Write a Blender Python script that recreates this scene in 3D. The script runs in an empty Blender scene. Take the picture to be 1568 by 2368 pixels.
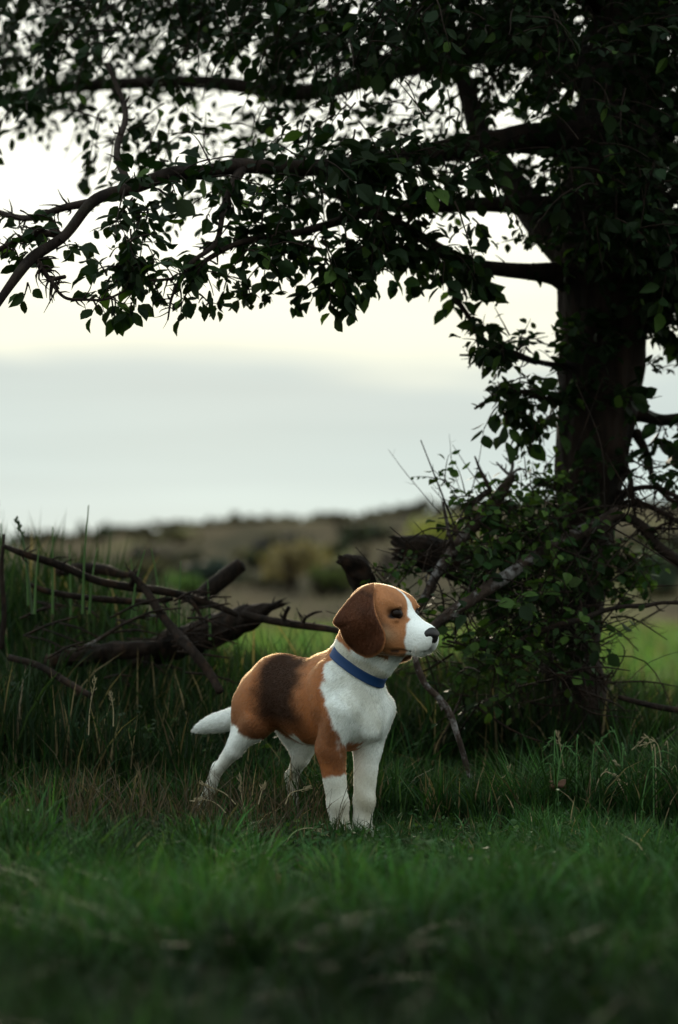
import bpy, math, random
import numpy as np
from mathutils import Vector, Matrix, noise as mnoise

SC = bpy.context.scene
COL = SC.collection
rng = np.random.default_rng(11)
random.seed(11)
R = math.radians

# ------------------------------------------------------------------ camera
CAM_H = 0.466
F_PX = 1024 * 85.0 / 36.0
TILT = math.atan(0.0364)
cam_data = bpy.data.cameras.new('camera')
cam = bpy.data.objects.new('camera', cam_data)
COL.objects.link(cam)
cam.location = (0, 0, CAM_H)
cam.rotation_euler = (math.pi / 2 + TILT, 0, 0)
cam_data.sensor_fit = 'VERTICAL'
cam_data.sensor_height = 36
cam_data.lens = 85
cam_data.clip_start = 0.05
cam_data.clip_end = 3000
cam_data.dof.use_dof = True
cam_data.dof.focus_distance = 4.62
cam_data.dof.aperture_fstop = 3.0
SC.camera = cam

# ------------------------------------------------------------------ light and exposure
SUN_EL, SUN_AZ = R(12), R(-4)      # azimuth measured from straight ahead, towards the left
world = bpy.data.worlds.new('World')
SC.world = world
world.use_nodes = True
SC.view_settings.view_transform = 'Standard'
SC.view_settings.look = 'None'
SC.view_settings.gamma = 1.0
SC.view_settings.exposure = 0.25
SC.view_settings.use_curve_mapping = False
SC.render.engine = 'CYCLES'
SC.cycles.use_denoising = True
SC.cycles.sample_clamp_indirect = 4.0
SC.cycles.max_bounces = 6
SC.cycles.diffuse_bounces = 3
SC.cycles.glossy_bounces = 2
SC.cycles.transmission_bounces = 3
SC.cycles.transparent_max_bounces = 6


def N(nt, t, **k):
    n = nt.nodes.new(t)
    for a, v in k.items():
        if a == 'inp':
            for i, w in v.items():
                n.inputs[i].default_value = w
        else:
            setattr(n, a, v)
    return n


def build_world():
    nt = world.node_tree
    nt.nodes.clear()
    L = nt.links.new
    out = N(nt, 'ShaderNodeOutputWorld')
    bg = N(nt, 'ShaderNodeBackground')
    L(bg.outputs[0], out.inputs[0])
    sky = N(nt, 'ShaderNodeTexSky', sky_type='NISHITA')
    sky.sun_disc = False
    sky.sun_elevation = SUN_EL
    sky.sun_rotation = SUN_AZ
    sk = N(nt, 'ShaderNodeMix', data_type='RGBA', blend_type='MULTIPLY')
    sk.inputs[0].default_value = 1
    L(sky.outputs[0], sk.inputs[6])
    sk.inputs[7].default_value = (0.05, 0.05, 0.05, 1)
    # cloud deck: elevation of the view ray bent by noise
    tc = N(nt, 'ShaderNodeTexCoord')
    sep = N(nt, 'ShaderNodeSeparateXYZ')
    L(tc.outputs['Generated'], sep.inputs[0])
    mp = N(nt, 'ShaderNodeMapping')
    mp.inputs['Scale'].default_value = (1.0, 1.0, 5.5)
    L(tc.outputs['Generated'], mp.inputs['Vector'])
    n1 = N(nt, 'ShaderNodeTexNoise', inp={'Scale': 4.5, 'Detail': 3.0, 'Roughness': 0.45})
    L(mp.outputs[0], n1.inputs['Vector'])
    off = N(nt, 'ShaderNodeMath', operation='MULTIPLY_ADD')
    off.inputs[1].default_value = 0.075
    L(n1.outputs[0], off.inputs[0])
    L(sep.outputs['Z'], off.inputs[2])
    # slanted band: the far cloud bank stands a little higher to the right
    sl = N(nt, 'ShaderNodeMath', operation='MULTIPLY_ADD')
    sl.inputs[1].default_value = -0.05
    L(sep.outputs['X'], sl.inputs[0])
    L(off.outputs[0], sl.inputs[2])
    r1 = N(nt, 'ShaderNodeValToRGB')
    L(sl.outputs[0], r1.inputs[0])
    cr = r1.color_ramp
    cr.interpolation = 'EASE'
    cr.elements[0].position = 0.0
    cr.elements[0].color = (0.64, 0.74, 0.71, 1)
    cr.elements[1].position = 1.0
    cr.elements[1].color = (1.55, 1.80, 1.88, 1)
    for p, c in ((0.05, (0.575, 0.715, 0.69, 1)), (0.092, (0.505, 0.62, 0.62, 1)), (0.136, (0.53, 0.62, 0.61, 1)),
                 (0.158, (0.92, 0.93, 0.76, 1)), (0.21, (1.04, 1.06, 0.93, 1)), (0.45, (1.10, 1.16, 1.10, 1))):
        e = cr.elements.new(p)
        e.color = c
    # broad soft streaks in the cloud
    mp2 = N(nt, 'ShaderNodeMapping')
    mp2.inputs['Scale'].default_value = (1.0, 1.0, 16.0)
    L(tc.outputs['Generated'], mp2.inputs['Vector'])
    n2 = N(nt, 'ShaderNodeTexNoise', inp={'Scale': 2.5, 'Detail': 4.0, 'Roughness': 0.5})
    L(mp2.outputs[0], n2.inputs['Vector'])
    r2 = N(nt, 'ShaderNodeMapRange', inp={'From Min': 0.3, 'From Max': 0.7, 'To Min': 0.93, 'To Max': 1.05})
    L(n2.outputs[0], r2.inputs['Value'])
    mu = N(nt, 'ShaderNodeMix', data_type='RGBA', blend_type='MULTIPLY')
    mu.inputs[0].default_value = 1
    L(r1.outputs[0], mu.inputs[6])
    L(r2.outputs[0], mu.inputs[7])
    mx = N(nt, 'ShaderNodeMix', data_type='RGBA')
    mx.inputs[0].default_value = 0.96
    L(sk.outputs[2], mx.inputs[6])
    L(mu.outputs[2], mx.inputs[7])
    L(mx.outputs[2], bg.inputs[0])
    # evening: the deck is brightest round the hidden sun and falls off towards the opposite sky
    fo = N(nt, 'ShaderNodeMapRange', interpolation_type='SMOOTHSTEP', inp={'From Min': -0.9, 'From Max': 0.75, 'To Min': 0.70, 'To Max': 1.0})
    L(sep.outputs['Y'], fo.inputs['Value'])
    L(fo.outputs[0], bg.inputs[1])


build_world()
sun_d = bpy.data.lights.new('sun', 'SUN')
sun_d.energy = 3.5
sun_d.angle = R(10)
sun_d.color = (1.0, 0.86, 0.66)
sun = bpy.data.objects.new('sun', sun_d)
COL.objects.link(sun)
sdir = Vector((math.sin(SUN_AZ) * math.cos(SUN_EL), math.cos(SUN_AZ) * math.cos(SUN_EL), math.sin(SUN_EL)))
sun.rotation_euler = sdir.to_track_quat('Z', 'Y').to_euler()

# ------------------------------------------------------------------ helpers
CT, ST = math.cos(TILT), math.sin(TILT)


def P(u, v, Y):
    """World point at distance Y that the photograph shows at (u, v) of 1568 x 2367."""
    dx = (u * 0.4324 - 339.0) / F_PX
    dz = -(v * 0.4324 - 512.0) / F_PX
    y = CT - ST * dz
    z = ST + CT * dz
    return np.array((dx / y * Y, Y, CAM_H + z / y * Y))


def seen_at(p):
    """(u, v) of world points (n, 3)."""
    x, y, z = p[:, 0], p[:, 1], p[:, 2] - CAM_H
    d = CT * y + ST * z
    zz = -ST * y + CT * z
    return (x / d * F_PX + 339.0) / 0.4324, (512.0 - zz / d * F_PX) / 0.4324


def tag(o, label=None, cat=None, group=None, kind=None):
    if label:
        o['label'] = label
    if cat:
        o['category'] = cat
    if group:
        o['group'] = group
    if kind:
        o['kind'] = kind
    return o


def link(name, data, parent=None, mat=None):
    o = bpy.data.objects.new(name, data)
    COL.objects.link(o)
    if parent is not None:
        o.parent = parent
    if mat is not None:
        data.materials.append(mat)
    return o


def empty(name, loc=(0, 0, 0)):
    o = bpy.data.objects.new(name, None)
    o.empty_display_size = 0.1
    COL.objects.link(o)
    o.location = loc
    return o


def np_mesh(name, verts, faces, smooth=True, cols=None):
    """faces: list of (m, k) int arrays."""
    me = bpy.data.meshes.new(name)
    verts = np.asarray(verts, np.float32)
    faces = [np.asarray(f, np.int32) for f in faces if len(f)]
    nl = sum(f.size for f in faces)
    npo = sum(len(f) for f in faces)
    me.vertices.add(len(verts))
    me.vertices.foreach_set('co', verts.ravel())
    me.loops.add(nl)
    me.loops.foreach_set('vertex_index', np.concatenate([f.ravel() for f in faces]))
    me.polygons.add(npo)
    tot = np.concatenate([np.full(len(f), f.shape[1], np.int32) for f in faces])
    st = np.concatenate(([0], np.cumsum(tot)[:-1])).astype(np.int32)
    me.polygons.foreach_set('loop_start', st)
    me.polygons.foreach_set('loop_total', tot)
    me.update(calc_edges=True)
    me.polygons.foreach_set('use_smooth', np.full(npo, smooth))
    if cols is not None:
        a = me.color_attributes.new('tint', 'FLOAT_COLOR', 'POINT')
        c = np.ones((len(verts), 4), np.float32)
        c[:, :cols.shape[1]] = cols
        a.data.foreach_set('color', c.ravel())
    me.validate()
    return me


class Geo:
    """Collects vertices and faces of one mesh."""
    def __init__(self):
        self.v, self.f, self.c, self.n = [], [], [], 0

    def add(self, v, fs, c=None):
        self.v.append(np.asarray(v, float))
        for f in fs:
            if len(f):
                self.f.append(np.asarray(f, np.int64) + self.n)
        if c is not None:
            self.c.append(np.broadcast_to(np.asarray(c, float), (len(v), 3)))
        self.n += len(v)

    def mesh(self, name, smooth=True):
        by = {}
        for f in self.f:
            by.setdefault(f.shape[1], []).append(f)
        return np_mesh(name, np.concatenate(self.v), [np.concatenate(x) for x in by.values()], smooth,
                       np.concatenate(self.c) if self.c else None)

    def build(self, name, mat, parent=None, smooth=True):
        return link(name, self.mesh(name, smooth), parent, mat)


def spline(pts, sub):
    """Catmull-Rom through rows of pts (any columns)."""
    p = np.asarray(pts, float)
    if len(p) < 3 or sub < 2:
        t = np.linspace(0, len(p) - 1, (len(p) - 1) * sub + 1)
        return np.stack([np.interp(t, range(len(p)), p[:, k]) for k in range(p.shape[1])], 1)
    q = np.vstack((2 * p[0] - p[1], p, 2 * p[-1] - p[-2]))
    out = []
    for i in range(1, len(q) - 2):
        for j in range(sub):
            t = j / sub
            a, b, c, d = q[i - 1], q[i], q[i + 1], q[i + 2]
            out.append(0.5 * (2 * b + (c - a) * t + (2 * a - 5 * b + 4 * c - d) * t * t + (3 * b - a - 3 * c + d) * t ** 3))
    out.append(p[-1])
    return np.array(out)


def frames(c):
    t = np.gradient(c, axis=0)
    t /= np.linalg.norm(t, axis=1)[:, None] + 1e-12
    up = np.array((0.13, 0.21, 1.0)) if abs(t[0][2]) < 0.8 else np.array((1.0, 0.2, 0.1))
    s = np.zeros_like(t)
    a = np.cross(t[0], up)
    a /= np.linalg.norm(a)
    for i in range(len(t)):
        a = a - t[i] * np.dot(a, t[i])
        a /= np.linalg.norm(a) + 1e-12
        s[i] = a
    return t, s, np.cross(t, s)


def tube(geo, pts, rad, sides=8, sub=4, rough=0.0, jag=0.0, freq=1.0, cap=True, col=None, seed=0, flute=0.0):
    """A bent, tapering limb. rough: lumpiness as a share of the radius; jag: length of splinters at the far end."""
    pr = spline(np.column_stack((np.asarray(pts, float), np.asarray(rad, float))), sub)
    c, r = pr[:, :3], pr[:, 3]
    t, s, b = frames(c)
    n = len(c)
    ang = np.linspace(0, 2 * math.pi, sides, endpoint=False)
    rr = np.repeat(r[:, None], sides, 1)
    if rough > 0:
        L = np.concatenate(([0], np.cumsum(np.linalg.norm(np.diff(c, axis=0), axis=1))))
        g = np.random.default_rng(seed + 77)
        m = np.zeros((n, sides))
        for k in range(9):
            ka = g.integers(0, 6)
            kl = g.uniform(6, 70) * freq
            m += np.sin(ang[None, :] * ka + L[:, None] * kl + g.uniform(0, 6.28)) * g.uniform(0.3, 1) / (1 + k * 0.25)
        rr = rr * (1 + rough * m / 2.2)
        if flute:
            m2 = np.zeros((n, sides))
            for k in range(5):
                ka = g.integers(7, 15)
                m2 += np.abs(np.sin(ang[None, :] * ka * 0.5 * 2 / 2 + L[:, None] * g.uniform(-9, 9) + g.uniform(0, 6) + 0.7 * np.sin(L[:, None] * 20)))
            rr = rr * (1 + flute * (m2 / 5 - 0.6))
    v = c[:, None, :] + rr[:, :, None] * (np.cos(ang)[None, :, None] * s[:, None, :] + np.sin(ang)[None, :, None] * b[:, None, :])
    if jag > 0:
        g = np.random.default_rng(seed + 5)
        v[-1] += t[-1] * g.uniform(0, jag, sides)[:, None]
    v = v.reshape(-1, 3)
    i = np.arange(n - 1)[:, None] * sides
    j = np.arange(sides)[None, :]
    j2 = (j + 1) % sides
    q = np.stack((i + j, i + j2, i + sides + j2, i + sides + j), -1).reshape(-1, 4)
    fs = [q]
    if cap:
        v = np.vstack((v, c[0] - t[0] * r[0] * 0.3, c[-1] + t[-1] * r[-1] * (0.3 if jag == 0 else -0.2)))
        a = n * sides
        jj = np.arange(sides)
        k2 = (jj + 1) % sides
        fs.append(np.stack((np.full(sides, a), k2, jj), 1))
        fs.append(np.stack((np.full(sides, a + 1), (n - 1) * sides + jj, (n - 1) * sides + k2), 1))
    geo.add(v, fs, col)
    return c, r


# ------------------------------------------------------------------ materials
def new_mat(name):
    m = bpy.data.materials.new(name)
    m.use_nodes = True
    nt = m.node_tree
    nt.nodes.clear()
    out = N(nt, 'ShaderNodeOutputMaterial')
    bs = N(nt, 'ShaderNodeBsdfPrincipled')
    nt.links.new(bs.outputs[0], out.inputs[0])
    return m, nt, bs, out


def mat_bark(name, c1, c2, c3=None, scale=30, bump=0.5, stretch=0.25, c3_amt=0.5, dist=0.01):
    m, nt, bs, out = new_mat(name)
    L = nt.links.new
    tc = N(nt, 'ShaderNodeTexCoord')
    mp = N(nt, 'ShaderNodeMapping')
    mp.inputs['Scale'].default_value = (1, 1, stretch)
    L(tc.outputs['Object'], mp.inputs[0])
    n = N(nt, 'ShaderNodeTexNoise', inp={'Scale': scale, 'Detail': 8.0, 'Roughness': 0.65, 'Distortion': 0.6})
    L(mp.outputs[0], n.inputs['Vector'])
    vo = N(nt, 'ShaderNodeTexVoronoi', feature='DISTANCE_TO_EDGE', inp={'Scale': scale * 0.9})
    L(mp.outputs[0], vo.inputs['Vector'])
    r = N(nt, 'ShaderNodeValToRGB')
    r.color_ramp.elements[0].position = 0.35
    r.color_ramp.elements[0].color = (*c1, 1)
    r.color_ramp.elements[1].position = 0.68
    r.color_ramp.elements[1].color = (*c2, 1)
    L(n.outputs[0], r.inputs[0])
    last = r.outputs[0]
    if c3 is not None:      # lichen blotches
        n3 = N(nt, 'ShaderNodeTexNoise', inp={'Scale': scale * 0.55, 'Detail': 5.0, 'Roughness': 0.7})
        L(tc.outputs['Object'], n3.inputs['Vector'])
        r3 = N(nt, 'ShaderNodeMapRange', inp={'From Min': 0.52, 'From Max': 0.66, 'To Min': 0.0, 'To Max': c3_amt})
        L(n3.outputs[0], r3.inputs['Value'])
        mx = N(nt, 'ShaderNodeMix', data_type='RGBA')
        L(r3.outputs[0], mx.inputs[0])
        L(last, mx.inputs[6])
        mx.inputs[7].default_value = (*c3, 1)
        last = mx.outputs[2]
    L(last, bs.inputs['Base Color'])
    bs.inputs['Roughness'].default_value = 0.9
    bs.inputs['Specular IOR Level'].default_value = 0.2
    ad = N(nt, 'ShaderNodeMath', operation='MULTIPLY_ADD')
    ad.inputs[1].default_value = 1.2
    mn = N(nt, 'ShaderNodeMath', operation='MINIMUM')
    mn.inputs[1].default_value = 0.25
    L(vo.outputs['Distance'], mn.inputs[0])
    L(mn.outputs[0], ad.inputs[0])
    L(n.outputs[0], ad.inputs[2])
    bp = N(nt, 'ShaderNodeBump', inp={'Strength': bump, 'Distance': dist})
    L(ad.outputs[0], bp.inputs['Height'])
    L(bp.outputs[0], bs.inputs['Normal'])
    return m


def mat_blade(name, transl=0.35, rough=0.5, mul=1.0, spec=0.4):
    """Leaf or grass blade: colour from the 'tint' of each blade, partly see-through to light."""
    m, nt, bs, out = new_mat(name)
    L = nt.links.new
    at = N(nt, 'ShaderNodeAttribute', attribute_name='tint')
    mu = N(nt, 'ShaderNodeMix', data_type='RGBA', blend_type='MULTIPLY')
    mu.inputs[0].default_value = 1
    mu.inputs[7].default_value = (mul, mul, mul, 1)
    L(at.outputs['Color'], mu.inputs[6])
    L(mu.outputs[2], bs.inputs['Base Color'])
    bs.inputs['Roughness'].default_value = rough
    bs.inputs['Specular IOR Level'].default_value = spec
    tr = N(nt, 'ShaderNodeBsdfTranslucent')
    br = N(nt, 'ShaderNodeMix', data_type='RGBA', blend_type='MULTIPLY')
    br.inputs[0].default_value = 1
    br.inputs[7].default_value = (1.5, 1.6, 0.7, 1)
    L(mu.outputs[2], br.inputs[6])
    L(br.outputs[2], tr.inputs[0])
    ms = N(nt, 'ShaderNodeMixShader')
    ms.inputs[0].default_value = transl
    L(bs.outputs[0], ms.inputs[1])
    L(tr.outputs[0], ms.inputs[2])
    L(ms.outputs[0], out.inputs[0])
    return m


M_BARK = mat_bark('tree_bark', (0.006, 0.004, 0.003), (0.026, 0.016, 0.011), (0.022, 0.026, 0.014), 26, 1.0, 0.22, 0.35, 0.015)
M_TWIG = mat_bark('twig_bark', (0.008, 0.005, 0.004), (0.028, 0.018, 0.012), None, 60, 0.3, 0.5)
M_DEAD = mat_bark('dead_wood', (0.005, 0.004, 0.003), (0.026, 0.017, 0.012), (0.065, 0.028, 0.012), 38, 0.9, 0.4, 0.3, 0.008)
M_LICHEN = mat_bark('lichen_bark', (0.014, 0.010, 0.008), (0.060, 0.042, 0.032), (0.28, 0.28, 0.28), 44, 0.9, 0.6, 0.75, 0.006)
M_LEAF = mat_blade('leaf_surface', 0.22, 0.6, 1.0, 0.10)
M_GRASS = mat_blade('grass_blade_surface', 0.25, 0.6, 1.0, 0.15)
# ------------------------------------------------------------------ ground
def smooth01(x, a, b):
    t = np.clip((x - a) / (b - a), 0, 1)
    return t * t * (3 - 2 * t)


def ground_z(x, y):
    x = np.asarray(x, float)
    y = np.asarray(y, float)
    z = 0.010 * np.sin(x * 3.1 + 1) * np.sin(y * 2.3) + 0.006 * np.sin(x * 7.7 + y * 5.1)
    z = z * smooth01(np.hypot(x, y - 4.6), 0.1, 0.7)
    # bank with the brushwood on the left, a low rise round the tree
    z = z + 0.27 * np.exp(-(((x + 0.95) / 0.66) ** 2) - ((y - 6.35) / 0.62) ** 2) + 0.05 * np.exp(-((x + 0.1) / 0.5) ** 2 - ((y - 6.2) / 0.5) ** 2)
    z = z + 0.05 * np.exp(-(((x - 0.6) / 0.6) ** 2) - ((y - 5.9) / 0.6) ** 2)
    # the meadow dips a little, then the land climbs to the ridge
    z = z - 0.25 * smooth01(y, 25, 60)
    return z


def ridge_top(x):
    """Height of the ridge line 150 m away."""
    xs = np.array([-400, -120, -60, -30, -21, -18, -14.5, -10.5, -6, -3.5, 0.8, 3.2, 5.8, 10, 14, 21, 40, 90, 160, 400])
    vs = np.array([1290, 1300, 1305, 1295, 1275, 1262, 1250, 1235, 1222, 1212, 1208, 1196, 1185, 1180, 1176, 1180, 1185, 1215, 1190, 1200])
    v = np.interp(x, xs, vs)
    return CAM_H + (1388 - v) * 0.4324 * 150 / F_PX


def hill_z(x, y):
    x = np.asarray(x, float)
    y = np.asarray(y, float)
    top = ridge_top(x)
    a = smooth01(y, 58, 150)
    lump = 0.35 * np.sin(x * 0.11 + 1.0) * np.sin(y * 0.07) + 0.18 * np.sin(x * 0.31 + y * 0.12)
    return -0.30 + (top + 0.30) * a + lump * a * (1 - 0.5 * a)


def grid_mesh(name, xs, ys, zf):
    X, Y = np.meshgrid(xs, ys)
    Z = zf(X, Y)
    v = np.stack((X, Y, Z), -1).reshape(-1, 3)
    nx = len(xs)
    i = (np.arange(len(ys) - 1)[:, None] * nx + np.arange(nx - 1)[None, :]).ravel()
    f = np.stack((i, i + 1, i + nx + 1, i + nx), 1)
    return np_mesh(name, v, [f])


def mat_ground():
    m, nt, bs, out = new_mat('soil_and_meadow')
    L = nt.links.new
    g = N(nt, 'ShaderNodeNewGeometry')
    sp = N(nt, 'ShaderNodeSeparateXYZ')
    L(g.outputs['Position'], sp.inputs[0])
    n = N(nt, 'ShaderNodeTexNoise', inp={'Scale': 14.0, 'Detail': 8.0, 'Roughness': 0.7})
    L(g.outputs['Position'], n.inputs['Vector'])
    r = N(nt, 'ShaderNodeValToRGB')
    r.color_ramp.elements[0].color = (0.010, 0.010, 0.006, 1)
    r.color_ramp.elements[1].color = (0.040, 0.036, 0.022, 1)
    L(n.outputs[0], r.inputs[0])
    # meadow sward further off
    n2 = N(nt, 'ShaderNodeTexNoise', inp={'Scale': 0.35, 'Detail': 7.0, 'Roughness': 0.65})
    L(g.outputs['Position'], n2.inputs['Vector'])
    r2 = N(nt, 'ShaderNodeValToRGB')
    r2.color_ramp.elements[0].position = 0.3
    r2.color_ramp.elements[0].color = (0.06, 0.115, 0.028, 1)
    r2.color_ramp.elements[1].position = 0.75
    r2.color_ramp.elements[1].color = (0.14, 0.165, 0.06, 1)
    L(n2.outputs[0], r2.inputs[0])
    mr = N(nt, 'ShaderNodeMapRange', inp={'From Min': 7.0, 'From Max': 12.0})
    L(sp.outputs['Y'], mr.inputs['Value'])
    mx = N(nt, 'ShaderNodeMix', data_type='RGBA')
    L(mr.outputs[0], mx.inputs[0])
    L(r.outputs[0], mx.inputs[6])
    L(r2.outputs[0], mx.inputs[7])
    # the meadow turns drier and browner towards the slope
    mr2 = N(nt, 'ShaderNodeMapRange', inp={'From Min': 22.0, 'From Max': 62.0})
    L(sp.outputs['Y'], mr2.inputs['Value'])
    mx2 = N(nt, 'ShaderNodeMix', data_type='RGBA')
    L(mr2.outputs[0], mx2.inputs[0])
    L(mx.outputs[2], mx2.inputs[6])
    mx2.inputs[7].default_value = (0.095, 0.105, 0.045, 1)
    L(mx2.outputs[2], bs.inputs['Base Color'])
    bs.inputs['Roughness'].default_value = 0.95
    bs.inputs['Specular IOR Level'].default_value = 0.1
    bp = N(nt, 'ShaderNodeBump', inp={'Strength': 0.6, 'Distance': 0.03})
    L(n.outputs[0], bp.inputs['Height'])
    L(bp.outputs[0], bs.inputs['Normal'])
    return m


def mat_hill():
    m, nt, bs, out = new_mat('scrub_slope')
    L = nt.links.new
    g = N(nt, 'ShaderNodeNewGeometry')
    mp = N(nt, 'ShaderNodeMapping')
    mp.inputs['Scale'].default_value = (1, 0.30, 1)
    L(g.outputs['Position'], mp.inputs[0])
    n = N(nt, 'ShaderNodeTexNoise', inp={'Scale': 0.16, 'Detail': 6.0, 'Roughness': 0.62})
    L(mp.outputs[0], n.inputs['Vector'])
    r = N(nt, 'ShaderNodeValToRGB')
    e = r.color_ramp.elements
    e[0].position = 0.40
    e[0].color = (0.046, 0.044, 0.030, 1)
    e[1].position = 0.62
    e[1].color = (0.110, 0.108, 0.052, 1)
    x = e.new(0.47)
    x.color = (0.070, 0.060, 0.040, 1)
    x = e.new(0.54)
    x.color = (0.092, 0.074, 0.048, 1)
    L(n.outputs[0], r.inputs[0])
    L(r.outputs[0], bs.inputs['Base Color'])
    bs.inputs['Roughness'].default_value = 1
    bs.inputs['Specular IOR Level'].default_value = 0.0
    n4 = N(nt, 'ShaderNodeTexNoise', inp={'Scale': 1.3, 'Detail': 6.0})
    L(g.outputs['Position'], n4.inputs['Vector'])
    bp = N(nt, 'ShaderNodeBump', inp={'Strength': 1.0, 'Distance': 0.6})
    L(n4.outputs[0], bp.inputs['Height'])
    L(bp.outputs[0], bs.inputs['Normal'])
    return m


xs = np.concatenate((np.linspace(-420, -8, 30), np.linspace(-7, -2.7, 14), np.linspace(-2.5, 2.5, 80), np.linspace(2.7, 7, 14), np.linspace(8, 420, 30)))
ys = np.concatenate((np.linspace(-300, -4, 20), np.linspace(-3, 10, 170), np.linspace(10.5, 75, 60)))
ground = link('ground', grid_mesh('ground', xs, ys, ground_z), None, mat_ground())
tag(ground, 'dark soil and open meadow under the grass', kind='structure')
hx = np.concatenate((np.linspace(-420, -42, 40), np.linspace(-40, 40, 120), np.linspace(42, 420, 40)))
hy = np.concatenate((np.linspace(55, 150, 60), np.linspace(155, 420, 12)))
hill = link('hill', grid_mesh('hill', hx, hy, lambda X, Y: np.where(Y <= 150, hill_z(X, Y), ridge_top(X) - (Y - 150) * 0.012)), None, mat_hill())
tag(hill, 'low brown green scrubby ridge beyond the meadow', kind='structure')


# ------------------------------------------------------------------ far shrubs and trees
def far_bush(name, x, y, w, h, col, label, cat, group=None, n=420, leaf=0.09, trunk=0.0, seed=0):
    g = np.random.default_rng(seed)
    zb = float(hill_z(x, y) if y > 57 else ground_z(x, y))
    root = empty(name, (x, y, zb))
    tag(root, label, cat, group)
    gt = Geo()
    for k in range(4):
        a = g.uniform(0, 6.28)
        top = np.array((math.cos(a) * w * 0.25, math.sin(a) * w * 0.25, h * g.uniform(0.55, 0.85)))
        tube(gt, [(0, 0, -0.1), tuple(top * 0.5 + g.normal(0, 0.03, 3) * w), tuple(top)], [w * 0.05, w * 0.03, w * 0.012], 5, 2)
    gt.build('trunk', M_TWIG, root)
    # lobes of foliage
    nl = 9
    lob = np.column_stack((g.normal(0, w * 0.24, nl), g.normal(0, w * 0.24, nl), trunk * h + (1 - trunk) * h * g.uniform(0.25, 0.85, nl)))
    rad = g.uniform(0.16, 0.28, nl) * min(w, h)
    k = g.integers(0, nl, n)
    d = g.normal(0, 1, (n, 3))
    d /= np.linalg.norm(d, axis=1)[:, None]
    c = lob[k] + d * (rad[k] * g.uniform(0.5, 1.1, n))[:, None]
    c[:, 2] = np.clip(c[:, 2], 0.02, None)
    s = leaf * w * g.uniform(0.6, 1.4, n)
    a = g.normal(0, 1, (n, 3))
    a /= np.linalg.norm(a, axis=1)[:, None]
    b = np.cross(a, d)
    b /= np.linalg.norm(b, axis=1)[:, None] + 1e-9
    v = np.stack((c + a * s[:, None], c + b * s[:, None] * 0.6, c - a * s[:, None], c - b * s[:, None] * 0.6), 1).reshape(-1, 3)
    cc = np.repeat(np.array(col)[None] * g.uniform(0.6, 1.4, n)[:, None], 4, 0)
    link('crown', np_mesh('crown', v, [np.arange(n * 4).reshape(-1, 4)], False, cc), root, M_LEAF)
    return root


GREY = (0.085, 0.078, 0.062)
YEL = (0.20, 0.22, 0.045)
GRN = (0.075, 0.12, 0.035)
fr = np.random.default_rng(5)
i = 0
for x in list(np.arange(-22, 23, 1.25)):
    xx = x + fr.uniform(-0.6, 0.6)
    far_bush('ridge_shrub', xx, 147 + fr.uniform(-3, 2), fr.uniform(2.8, 5.0), fr.uniform(0.25, 0.65), GREY,
             'low bare brownish shrub on the blurred ridge line', 'shrub', 'shrubs along the far ridge', 260, 0.08, 0, 100 + i)
    i += 1


def at_uv(u, v, Y, w_u, h_u, nm, col, label, cat, seed, n=420, group=None):
    """stands where the slope shows at (u, v): Y is found on the land"""
    best = min(np.arange(30, 146, 1.0), key=lambda q: abs(seen_at(np.array([[P(u, v, q)[0], q, float(hill_z(P(u, v, q)[0], q) if q > 57 else ground_z(0, q))]]))[1][0] - v))
    Y = float(best)
    p = P(u, v, Y)
    s = 0.4324 * Y / F_PX
    return far_bush(nm, p[0], Y, w_u * s, h_u * s, col, label, cat, group, n, 0.075, 0.1, seed)


at_uv(1035, 1320, 128, 130, 130, 'far_tree', YEL, 'yellow green tree on the slope behind the broken stumps', 'tree', 1, 700)
at_uv(680, 1375, 90, 120, 120, 'far_tree', (0.19, 0.155, 0.075), 'tan leafed tree low on the slope, left of the forked stump', 'tree', 2, 700)
at_uv(745, 1384, 80, 150, 70, 'far_bush', (0.09, 0.115, 0.04), 'low olive bush at the foot of the slope beside the tan tree', 'bush', 3, 600)
at_uv(500, 1365, 84, 130, 75, 'far_bush', (0.03, 0.045, 0.04), 'dark bluish bush on the slope behind the sawn log end', 'bush', 4, 600)
at_uv(440, 1386, 70, 110, 60, 'far_bush', (0.09, 0.16, 0.04), 'bright green bush at the slope foot above the fallen log', 'bush', 5, 600)
at_uv(1535, 1386, 72, 120, 110, 'far_bush', (0.045, 0.07, 0.045), 'dark green bush at the right edge beyond the meadow', 'bush', 6, 700)
at_uv(1440, 1345, 110, 110, 90, 'far_bush', (0.12, 0.10, 0.075), 'pale brown bush on the slope just right of the tree trunk', 'bush', 7, 600)
at_uv(900, 1350, 100, 150, 70, 'far_bush', (0.085, 0.07, 0.06), 'dusky brown thicket on the slope between the two stumps', 'bush', 8, 600)
at_uv(640, 1300, 125, 130, 60, 'far_bush', (0.05, 0.048, 0.048), 'greyish thicket high on the slope above the sawn log', 'bush', 9, 600)
at_uv(330, 1345, 100, 170, 45, 'far_bush', (0.075, 0.07, 0.05), 'flat brown thicket on the slope over the long bare branch', 'bush', 10, 600)


for k in range(46):
    v_ = fr.uniform(1250, 1385)
    u_ = fr.uniform(-40, 1600)
    far_col = [(0.040, 0.050, 0.030), (0.060, 0.058, 0.036), (0.085, 0.080, 0.040), (0.050, 0.044, 0.040)][k % 4]
    at_uv(u_, v_, 100, fr.uniform(70, 170), fr.uniform(22, 55), 'slope_shrub', far_col, 'blurred low shrub, one of many spread over the far slope', 'shrub', 400 + k, 220, 'shrubs spread over the far slope')


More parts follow.
